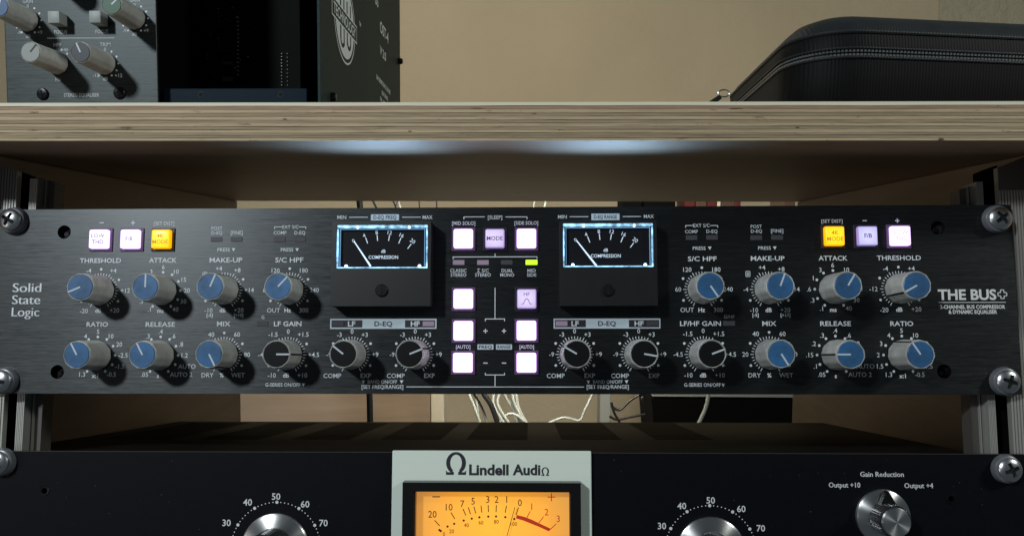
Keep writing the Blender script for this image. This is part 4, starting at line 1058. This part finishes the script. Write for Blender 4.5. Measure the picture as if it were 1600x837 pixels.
# ================================================================== EQUALISER MODULE AND ITS ENCLOSURE
YE = CAM.y + 370.0
encl = thing('module_enclosure', 'dark enclosure standing on the shelf, with a round white emblem on its side', 'enclosure', (at(300, 150, YE, WORLD).x, YE, HZ + 16.3), WORLD)
XE0, XE1 = at(9, 100, YE, WORLD).x, at(502, 100, YE, WORLD).x
YEB = at_x(625, 60, XE1, WORLD).y
ZE0, ZE1 = HZ + 16.4, HZ + 16.4 + 150
def wbox(name, mt, parent, x0, x1, y0, y1, z0, z1, bev=0.0, seg=1, label=None):
    bm = bmesh.new(); add_box(bm, x0, x1, y0, y1, z0, z1, bev, seg); return part(name, finish(bm, name, mt), parent, None, 0, label)
sidep = wbox('side_plate', M_chassis, encl, XE1 - 1.6, XE1, YE - 1.2, YEB, ZE0, ZE1, 0.3)
wbox('side_plate', M_chassis, encl, XE0 - 1.0, XE0 + 0.4, YE + 1.5, YEB, ZE0, ZE1)
wbox('back_plate', M_chassis_in, encl, XE0 + .5, XE1 - 1.7, YEB - 2, YEB - .5, ZE0, ZE1)
wbox('base_plate', M_chassis_in, encl, XE0 + .5, XE1 - 1.7, YE + 6, YEB - 2.1, ZE0, ZE0 + 6)
wbox('top_plate', M_chassis, encl, XE0 + .5, XE1 - 1.7, YE, YEB - 2.1, ZE1 - 2, ZE1)
a, b, c, d = rectpx(255, 138.5, 480, 170, YE + 4, WORLD)
lip = wbox('front_lip', M_lip, encl, a, b, YE + 4, YE + 5.6, ZE0 + 0.1, d, 0.4, 2)
a0, _, _, _ = rectpx(247, 138.5, 254, 170, YE + 2, WORLD)
for px in (314, 438.5):
    p = at(px, 148, YE + 3.9, WORLD); bm = bmesh.new(); add_lathe(bm, [(1.55, 0.0), (1.55, -0.12), (1.2, -0.14), (1.1, 0.02)], 24)
    part('lip_hole', finish(bm, 'lip_hole', M_chassis, True), encl, (p.x, YE + 4, p.z))
    bm = bmesh.new(); add_disc(bm, 0, 0, 1.15, 0, 20); part('lip_hole', finish(bm, 'lip_hole', M_hole), encl, (p.x, YE + 3.95, p.z))
for px in (262, 352, 432):                                     # edge-on circuit boards and their pins
    pass
bm = bmesh.new(); yb_ = YE + 60
a, b, c, d = rectpx(250, -20, 470, 175, yb_, WORLD); add_box(bm, a, b, yb_, yb_ + 1.6, ZE0 + 6.1, ZE1 - 4)
pcb = part('circuit_board', finish(bm, 'circuit_board', M_pcb), encl)
bm = bmesh.new()
def pins(x0, y0, x1, y1, n, r=0.42):
    for k in range(n):
        t = k / max(1, n - 1); p = at(x0 + (x1 - x0) * t, y0 + (y1 - y0) * t, yb_ - 1, WORLD)
        add_box(bm, p.x - r, p.x + r, yb_ - 1.2, yb_ - 0.02, p.z - r * .7, p.z + r * .7)
pins(252, 61, 271, 72, 6); pins(253, 67, 271, 78, 6); pins(298, 71, 325, 85, 8); pins(299, 76, 324, 91, 8); pins(372, 28, 372, 117, 15, .5)
pins(283, 60, 283, 115, 9); pins(440, 84, 440, 133, 11, .16); pins(449, 84, 449, 133, 9, .13); pins(341, 14, 343, 40, 5, .35); pins(341, 60, 343, 78, 4, .35); pins(281, 26, 282, 36, 3, .35)
for k in range(46):
    p = at(random.uniform(254, 400), random.uniform(2, 120), yb_ - 1, WORLD); r = random.uniform(.15, .42); add_box(bm, p.x - r, p.x + r, yb_ - 1.0, yb_ - .03, p.z - r, p.z + r * .8)
sub('solder_pins', finish(bm, 'solder_pins', M_pin), pcb)
for (x, y_, w_, h_) in ((355, 99, 16, 5), (355, 124, 16, 8), (313, 12, 7, 4), (313, 22, 7, 4), (313, 32, 7, 4), (313, 61, 7, 4), (266, 101, 9, 9), (266, 127, 9, 9), (290, 3, 10, 8)):
    p, q = at(x - w_ / 2, y_ - h_ / 2, yb_ - 2, WORLD), at(x + w_ / 2, y_ + h_ / 2, yb_ - 2, WORLD)
    bm = bmesh.new(); add_box(bm, p.x, q.x, yb_ - 2, yb_ - .02, q.z, p.z, .1, 1); sub('chip', finish(bm, 'chip', M_chip), pcb)
# emblem and words on the side plate: drawn in the plane x = const, reading front to back
def side_mesh(name, bm, mt, off=0.06):
    """turn an (x, z) drawing into the side plane: x -> depth"""
    for v in bm.verts: v.co = Vector((XE1 + off - v.co.y, v.co.x, v.co.z))
    return sub(name, finish(bm, name, mt), sidep)
ec = at_x(539, 33, XE1, WORLD); er = 23.5
bm = bmesh.new(); ring(bm, ec.y, ec.z, er - 1.0, er, 0, 64); side_mesh('emblem', bm, M_sideprint)
bm = bmesh.new(); ring(bm, ec.y, ec.z, 0.01, er - 3.0, 0, 64); side_mesh('emblem', bm, M_sideprint)
bm = bmesh.new()
for (t0, t1, s0, s1) in ((-11, -8.4, -12, 30), (-3.5, -1.4, -14.5, 30), (3.6, 5.8, -12, 30), (11.5, 13.6, -9, 30)):
    add_sheet(bm, [(ec.y + t0, ec.z + s0), (ec.y + t1, ec.z + s0), (ec.y + t1, ec.z + min(s1, 12)), (ec.y + t0, ec.z + min(s1, 12))], 0)
ring(bm, ec.y - 6.1, ec.z - 11.5, 2.6, 4.8, 0, 16, 1, 90, 270); ring(bm, ec.y + 8.5, ec.z - 9.2, 2.8, 5.0, 0, 16, 1, 90, 270)
side_mesh('emblem_gap', bm, M_chassis, 0.10)
p0, p1 = at_x(517, 13, XE1, WORLD), at_x(560, 60, XE1, WORLD)
bh = 4.3
def para(e, mt, off):
    bm = bmesh.new(); yl0, yr0 = ec.y - 27 - e, ec.y + 27 + e
    add_sheet(bm, [(yl0, ec.z - bh - e), (yr0, ec.z - bh - e), (yr0, ec.z + bh + e), (yl0, ec.z + bh + e)], 0); side_mesh('emblem_banner', bm, mt, off)
para(0.9, M_sideprint, 0.14); para(0, M_chassis, 0.18)
def side_text(s, y, z, h, mt, width=None, off=0.22):
    vv, ff = letters(s, h, width, 'C', 0.02)
    me = bpy.data.meshes.new('lettering'); me.from_pydata([((XE1 + off) * S, (q[0] + y) * S, (q[2] + z) * S) for q in vv], [], ff); me.materials.append(mt)
    sub('lettering', me, sidep)
side_text('TECHNOLOGY', ec.y, ec.z, 5.6, M_sideprint, 49)
p = at_x(562, 38, XE1, WORLD); side_text('TM', p.y, p.z, 2.4, M_sideprint)
p = at_x(600, 51, XE1, WORLD); side_text('OST-4', p.y, p.z, 7.2, M_sideprint, 30)
p = at_x(598, 84, XE1, WORLD); side_text('V 2.0', p.y, p.z, 5.6, M_sideprint, 21)
p = at_x(599, 133, XE1, WORLD); side_text('500 SERIES ENCLOSURE', p.y, p.z, 2.9, M_sideprint, 50)
p = at_x(601, 150, XE1, WORLD); side_text('FEATURING', p.y, p.z, 2.7, M_sideprint, 22)
p = at_x(599, 160, XE1, WORLD); side_text('TM - ACTIVE', p.y, p.z, 2.7, M_sideprint, 26)
p = at_x(588, 1, XE1, WORLD); side_text('US', p.y, p.z, 6.4, M_sideprint)
p = at_x(590, -6, XE1, WORLD)
def black_screw(name, parent, pos, axis, r=1.9, hgt=1.6):
    bm = bmesh.new(); add_lathe(bm, [(r, 0.0), (r, -hgt * .6), (r * .7, -hgt), (0, -hgt)], 24)
    if axis == 'X':
        for v in bm.verts: v.co = Vector((-v.co.y, v.co.x, v.co.z))
    return part(name, finish(bm, name, M_blackscrew, True), parent, pos)
p = at_x(623, 97, XE1, WORLD); black_screw('screw', encl, (XE1, p.y - 2, p.z), 'X', 2.4, 3.5)
p = at_x(518, 152, XE1, WORLD); black_screw('screw', encl, (XE1, p.y, p.z), 'X', 2.4, 2.6)

eqm = thing('equaliser_module', 'grey brushed stereo equaliser module with small round-capped knobs, in the left end of the enclosure', 'equaliser', (at(127, 158, YE, WORLD).x, YE - 1, ZE0), WORLD)
ea, eb = at(9.5, 100, YE - 2, WORLD).x, at(245.5, 100, YE - 2, WORLD).x
YP = YE - 2.0
bm = bmesh.new(); add_box(bm, ea, eb, YP, YP + 2, ZE0 + 1, ZE0 + 133, 0.25, 1); part('front_panel', finish(bm, 'front_panel', M_eq), eqm)
bm = bmesh.new(); add_box(bm, ea + 2, eb - 2, YP + 2.05, YP + 120, ZE0 + 7, ZE0 + 128); part('module_body', finish(bm, 'module_body', M_chassis_in), eqm)
K_SM = knob_meshes(5.6, 5.0, 20.0, 'small')
def eknob(px, py, ang, capm, ptrm, label):
    p = at(px, py, YP, WORLD); k = part('knob', K_SM[0], eqm, (p.x, YP, p.z), R(ang), label)
    sub('cap', recolor(K_SM[1], capm), k); sub('pointer', recolor(K_SM[2], ptrm), k)
eknob(43.2, 32, 20, M_bluegrey, M_pointer, 'knob with a blue cap'); eknob(210.2, 29, 48, M_green, M_pointer, 'knob with a green cap')
eknob(90, 99, 40, M_greycap, M_darkline, 'knob with a pale grey cap'); eknob(164, 99.5, -23, M_charcoal, M_pointer, 'knob with a charcoal cap')
eknob(102, -32, 0, M_greycap, M_darkline, 'knob above the frame')
for px, py in ((96.5, 33.5), (160, 33)):
    p = at(px, py, YP, WORLD); bm = bmesh.new(); add_box(bm, -2.9, 2.9, -6.5, 0, -2.9, 2.9, 0.35, 2)
    part('button', finish(bm, 'button', M_greycap, True), eqm, (p.x, YP, p.z))
def et(s, px, py, h, wd=None, mt=None): text(s, px, py, h, eqm, mt or M_print_dim, y=YP - .05, fr=WORLD, wpx=wd, bold=0.01)
for s, zx, zy, h, wd in (('GAIN', 213, 12, 5.4, 16), ('0', 213, 50, 5.2, None), ('-9', 148, 252, 5, None), ('+9', 307, 250, 5, None), ('dB', 217, 281, 5, None), ('FOCUS', 467, 248, 5.2, 20),
                         ('HPF', 443, 347, 5.4, 12.5), ('+40', 497, 385, 4.8, None), ('Hz', 447, 612, 5, None), ('TRIM', 808, 343, 5.4, 16.5), ('0', 808, 382, 5, None),
                         ('-12', 737, 582, 5.2, None), ('+12', 912, 582, 5.2, None), ('dB', 811, 608, 5.2, None), ('GAIN', 1037, 3, 5.4, 16), ('0', 1035, 38, 5.2, None), ('-9', 958, 238, 5, None),
                         ('+9', 1125, 237, 5, None), ('dB', 1035, 265, 5, None), ('FOCUS', 783, 245, 5.2, 20), ('STEREO EQUALISER', 627, 732, 5.4, 55)):
    et(s, zx / 4.925, zy / 4.925, h, wd, M_print if s == '+12' else None)
bm = bmesh.new()
for zx, zy in ((1086, 52), (1125, 91), (1139, 143), (1125, 197), (1085, 237), (985, 237), (948, 200), (264, 66), (303, 105), (318, 158), (304, 211), (268, 251), (168, 251), (130, 214),
               (858, 399), (897, 437), (911, 490), (897, 543), (860, 582), (760, 582), (517, 415), (473, 385)):
    p = at(zx / 4.925, zy / 4.925, YP - .05, WORLD); add_disc(bm, p.x, p.z, 0.5, YP - .05)
part('dial_scale', finish(bm, 'dial_scale', M_print), eqm)
lines('printed_rule', [(74, 60, 178, 59)], eqm, M_print_dim, YP - .05, 1.1, WORLD)
for px, py in ((67.2, 147.2), (187, 145.8)):
    p = at(px, py, YP, WORLD)
    bm = bmesh.new(); add_lathe(bm, [(2.95, -0.02), (2.95, -0.5), (2.5, -1.1), (0, -1.5)], 32)
    k = part('screw', finish(bm, 'screw', M_blackscrew, True), eqm, (p.x, YP, p.z))
    bm = bmesh.new(); add_box(bm, -0.32, .32, -1.62, -1.2, -1.6, 1.6); add_box(bm, -1.6, 1.6, -1.63, -1.21, -.32, .32); sub('cross_shade', finish(bm, 'cross_shade', M_hole), k)  # black cross laid on the head for the recess's shade

# ================================================================== ZIPPED CASE
case = thing('carrying_case', 'black ribbed zip-up carrying case lying on the plywood shelf', 'case', (190, CAM.y + 420, HZ + 16.3), WORLD)
ZC = HZ + 16.4
cc = at_z(1300, 60, ZC + 47, WORLD)
rotc = R(-8.5)
def plan(inset, n=10, rad=34.0):
    """rounded rectangle outline in the case's own axes, front-left corner at 0,0"""
    Wc, Dc = 300.0, 172.0; pts = []
    r = max(4, rad - inset)
    for (ox, oy, a0) in ((rad, rad, 180), (Wc - rad, rad, 270), (Wc - rad, Dc - rad, 0), (rad, Dc - rad, 90)):
        for k in range(n + 1):
            a = R(a0 + 90 * k / n); pts.append((ox + (r) * math.cos(a), oy + (r) * math.sin(a)))
    out = []
    for p, q in zip(pts, pts[1:] + pts[:1]):
        d = math.hypot(q[0] - p[0], q[1] - p[1]); k = max(1, int(d / 7))
        out += [(p[0] + (q[0] - p[0]) * j / k, p[1] + (q[1] - p[1]) * j / k) for j in range(k)]
    return out
ox, oy = XCASE, YCASE = at(1140, 130, CAM.y + 455, WORLD).x, CAM.y + 340
def cpt(x, y, z):
    c_, s_ = math.cos(rotc) , math.sin(-rotc)
    return Vector((ox + x * c_ + y * 0.045, oy + y * c_ + x * s_, z))
def shell(levels, name, mt, capz=None, cap_bottom=False):
    bm = bmesh.new(); rings_ = []
    for ins, z in levels: rings_.append([bm.verts.new(cpt(x, y, z)) for x, y in plan(ins)])
    n = len(rings_[0])
    for a_, b_ in zip(rings_, rings_[1:]):
        for i in range(n): bm.faces.new((a_[i], a_[(i + 1) % n], b_[(i + 1) % n], b_[i]))
    bm.faces.new(rings_[0][::-1]); bm.faces.new(rings_[-1])
    return part(name, finish(bm, name, mt, True), case)
shell([(9, ZC + 0.3), (4, ZC + 2), (1, ZC + 8), (0.2, ZC + 18), (0, ZC + 24.6)], 'lower_shell', M_case_shaded)
shell([(1.6, ZC + 24.7), (1.6, ZC + 29.0)], 'zipper_tape', M_rubber)
shell([(0, ZC + 29.1), (0.4, ZC + 33), (1.6, ZC + 36.4)], 'lid_band', M_case_shaded)
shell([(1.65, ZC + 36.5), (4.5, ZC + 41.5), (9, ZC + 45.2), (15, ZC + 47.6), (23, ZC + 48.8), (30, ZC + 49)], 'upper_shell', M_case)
for zc2, ins, r_ in ((24.8, -0.2, 0.55), (28.9, -0.2, 0.55), (36.6, 1.4, 0.9)):
    P_ = [cpt(x, y, ZC + zc2) for x, y in plan(ins)]; P_ = P_[-36:] + P_[:50]
    bm = bmesh.new(); add_tube(bm, P_, r_, 8); part('piping', finish(bm, 'piping', M_case, True), case)
bm = bmesh.new()
pp = plan(0.6); pp = pp[-30:] + pp[:50]
L = []
for a_, b_ in zip(pp, pp[1:]):
    d_ = math.hypot(b_[0] - a_[0], b_[1] - a_[1]); k_ = max(1, int(d_ / 1.6))
    for q in range(k_): L.append((a_[0] + (b_[0] - a_[0]) * q / k_, a_[1] + (b_[1] - a_[1]) * q / k_))
for x, y in L:
    for zo in (26.0, 27.7):
        p = cpt(x, y, ZC + zo); add_box(bm, p.x - .5, p.x + .5, p.y - .7, p.y + .5, p.z - .45, p.z + .45)
zt_o = part('zipper_teeth', finish(bm, 'zipper_teeth', M_zip), case); zt_o['kind'] = 'stuff'
# zipper pull hanging at the left end
zp = at(1131, 146, CAM.y + 470, WORLD)
bm = bmesh.new(); pts = [zp + Vector((1.8 * math.cos(a) * 2.0, 0, 1.8 * math.sin(a) * 1.2)) for a in [k * math.pi / 5 for k in range(11)]]; add_tube(bm, pts, 0.45, 8)
part('pull_ring', finish(bm, 'pull_ring', M_steel, True), case)
bm = bmesh.new(); p = at(1119, 156, CAM.y + 470, WORLD)
add_prism(bm, [(zp.x - 3, zp.z - 1.0), (zp.x - 1.2, zp.z - 3.2), (p.x - 5, p.z - 6), (p.x - 8, p.z - 3.5)], zp.y - .8, zp.y + .8); part('pull_tab', finish(bm, 'pull_tab', M_rubber), case)

# ================================================================== BEHIND THE RACK
def cable(name, label, cat, path, r, mt, D=840, group=None):
    pts = [at(px, py, CAM.y + (d_ if d_ else D), WORLD) for px, py, *rest in path for d_ in [rest[0] if rest else None]]
    bm = bmesh.new(); o_ = pts[0].copy(); add_tube(bm, [p_ - o_ for p_ in pts], r, 10)
    ob = bpy.data.objects.new(name, finish(bm, name, mt, True)); col.objects.link(ob); ob.matrix_world = Matrix.Translation((WORLD @ o_) * S) @ WORLD.to_4x4()
    return tag(ob, label, cat, group)
cable('power_cable', 'thick black cable hanging behind the rack below the left meter', 'cable', [(558, 280), (563, 330), (572, 480), (577, 600), (579, 700)], 3.3, M_rubber, 760)
cable('thin_cable', 'thin dark cable slanting beside the thick black one above the panel', 'cable', [(570, 290), (590, 330), (640, 430), (700, 560)], 0.9, M_rubber, 900)
cable('thin_cable', 'second thin dark cable slanting above the panel, right of the first', 'cable', [(577, 300), (591, 330), (650, 440), (735, 600)], 1.1, M_rubber, 910)
cable('thin_cable', 'pale cable crossing a dark one above the word MAX of the left meter', 'cable', [(618, 295), (628, 330), (690, 470), (738, 600), (752, 680)], 1.2, M_whitecable, 890)
cable('thin_cable', 'dark cable crossing the pale one above the left meter', 'cable', [(626, 300), (619, 326), (600, 420)], 1.0, M_rubber, 880)
cable('thin_cable', 'short dark cable slanting down to the crossing point above the left meter', 'cable', [(606, 300), (620, 328), (640, 400)], 1.0, M_rubber, 884)
cable('thin_cable', 'thin upright cable above the left meter', 'cable', [(654, 290), (656, 330), (665, 430)], 0.9, M_rubber, 900)
cable('thin_cable', 'thin upright cable above the gap between left meter and buttons', 'cable', [(681, 290), (683, 330), (690, 430)], 0.9, M_rubber, 900)
cable('thin_cable', 'thin cable leaning right above the SIDE SOLO button', 'cable', [(838, 295), (833, 330), (822, 430)], 1.0, M_greybar, 900)
cable('thin_cable', 'pale cable leaning right, above the left edge of the right meter', 'cable', [(858, 295), (849, 330), (828, 430), (800, 560)], 1.2, M_whitecable, 900)
G = 'white cables bundled behind the rack'
for i, (path, lab) in enumerate((
    ([(722, 590), (733, 616), (741, 635), (752, 665)], 'outermost white cable at the left of the bundle'),
    ([(730, 590), (740, 614), (752, 634), (763, 665)], 'white cable second from the left of the bundle'),
    ([(768, 590), (771, 616), (772, 634), (792, 668)], 'white cable bowing right beside the black one in the bundle'),
    ([(790, 590), (780, 616), (779, 634), (800, 668)], 'white cable bowing left in the middle of the bundle'),
    ([(776, 668), (784, 655), (796, 646), (810, 650), (830, 668)], 'white cable looping over at the foot of the bundle'),
    ([(798, 590), (801, 616), (806, 634), (824, 668)], 'white cable running straight down in the right of the bundle'),
    ([(806, 590), (807, 616), (812, 640), (828, 668)], 'rightmost white cable of the bundle'),
    ([(812, 590), (803, 616), (802, 640), (812, 668)], 'white cable crossing the two right strands of the bundle'),
    ([(785, 590), (789, 616), (800, 636), (818, 668)], 'white cable slanting through the middle of the bundle'))):
    cable('white_cable', lab, 'cable', path, 1.55, M_whitecable, 820 + 6 * i, G)
cable('black_cable', 'black cable running through the bundle of white ones', 'cable', [(742, 590), (756, 615), (768, 634), (780, 668)], 3.0, M_rubber, 812)
cable('white_cable', 'lone white cable curving left, right of the bundle', 'cable', [(934, 590), (926, 614), (914, 640), (905, 656), (880, 652), (850, 664)], 1.5, M_whitecable, 850)
cable('white_cable', 'lone white cable hanging in front of the black box', 'cable', [(1106, 590), (1107, 614), (1102, 638), (1088, 668)], 1.9, M_whitecable, 760)
# board, box and the rest seen in the gaps
def slab(name, label, cat, x0, y0, x1, y1, D, th, mt, kind=None, bev=1.0):
    a_, b_, c_, d_ = rectpx(x0, y0, x1, y1, CAM.y + D, WORLD); bm = bmesh.new()
    cx, cz = (a_ + b_) / 2, c_
    add_box(bm, a_ - cx, b_ - cx, 0, th, 0, d_ - c_, bev, 1)
    ob = bpy.data.objects.new(name, finish(bm, name, mt)); col.objects.link(ob); ob.matrix_world = Matrix.Translation((WORLD @ Vector((cx, CAM.y + D, cz))) * S) @ WORLD.to_4x4()
    return tag(ob, label, cat, None, kind)
slab('wooden_board', 'pale pine board with horizontal grain behind the rack, left of the white cables', 'board', 300, 575, 672, 760, 1080, 60, M_board)
slab('upright_post', 'cream upright post at the end of the pine board', 'post', 673, 560, 694, 770, 1085, 40, M_cream)
slab('upright_post', 'grey upright post left of the black box behind the rack', 'post', 938, 560, 953, 770, 1085, 40, M_greybar)
p = at(1140, 660, CAM.y + 800, WORLD)
bx = thing('equipment_box', 'black box under a grey metal bar, behind the right half of the rack', 'box', (p.x, p.y, p.z), WORLD)
a_, b_, c_, d_ = rectpx(1022, 622, 1300, 760, CAM.y + 800, WORLD); bm = bmesh.new()
add_prism(bm, [(a_ + 6, c_), (b_, c_), (b_, d_), (a_ - 3, d_)], CAM.y + 800, CAM.y + 900); part('box_body', finish(bm, 'box_body', M_slot), bx)
a_, b_, c_, d_ = rectpx(1000, 613, 1300, 622, CAM.y + 798, WORLD); wbox('metal_bar', M_greybar, bx, a_ + 14, b_, CAM.y + 798, CAM.y + 840, c_ + .2, d_ + 6, 0.6)
for lab, path in (('dark wire looping left of the black box behind the rack', [(1010, 600), (1000, 615), (985, 625), (968, 640), (955, 634)]),
                  ('dark wire running level left of the black box behind the rack', [(952, 650), (965, 655), (990, 650), (1025, 644)]),
                  ('dark wire dropping steeply left of the black box behind the rack', [(955, 628), (960, 645), (968, 660), (972, 680)]),
                  ('dark wire under the grey bar beside the black box', [(1040, 600), (1012, 617), (1003, 622), (1010, 628), (1026, 630)])):
    cable('dark_wire', lab, 'wire', path, 1.5, M_rubber, 860)
for x0, x1, mt, nm, lab in ((973, 1003, M_slot, 'storage_box', 'leftmost dark box in the slit above the right meter'), (1006, 1055, M_slot, 'storage_box', 'wider dark box in the slit above the right meter'),
                            (1071, 1086, M_red, 'red_box', 'leftmost red box in the slit above the right panel half'), (1088, 1104, M_bezel_in, 'red_box', 'dark brown box between two red ones in the slit'),
                            (1106, 1120, M_red, 'red_box', 'second red box in the slit, beside the white spine'), (1121.5, 1126, M_cream, 'white_spine', 'narrow white spine between the red boxes in the slit'),
                            (1128, 1148, M_bezel_in, 'red_box', 'dark box right of the white spine in the slit'), (1149, 1157, M_red, 'red_box', 'rightmost narrow red box in the slit'),
                            (1226, 1242, M_bezel_in, 'dark_post', 'dark post at the right end of the slit')):
    slab(nm, lab, 'box' if 'box' in nm else 'post' if 'post' in nm else 'book', x0, 298, x1, 345, 1000, 60, mt, None, 1.0)
for o in list(bpy.data.objects):
    if '_p' in o: del o['_p']
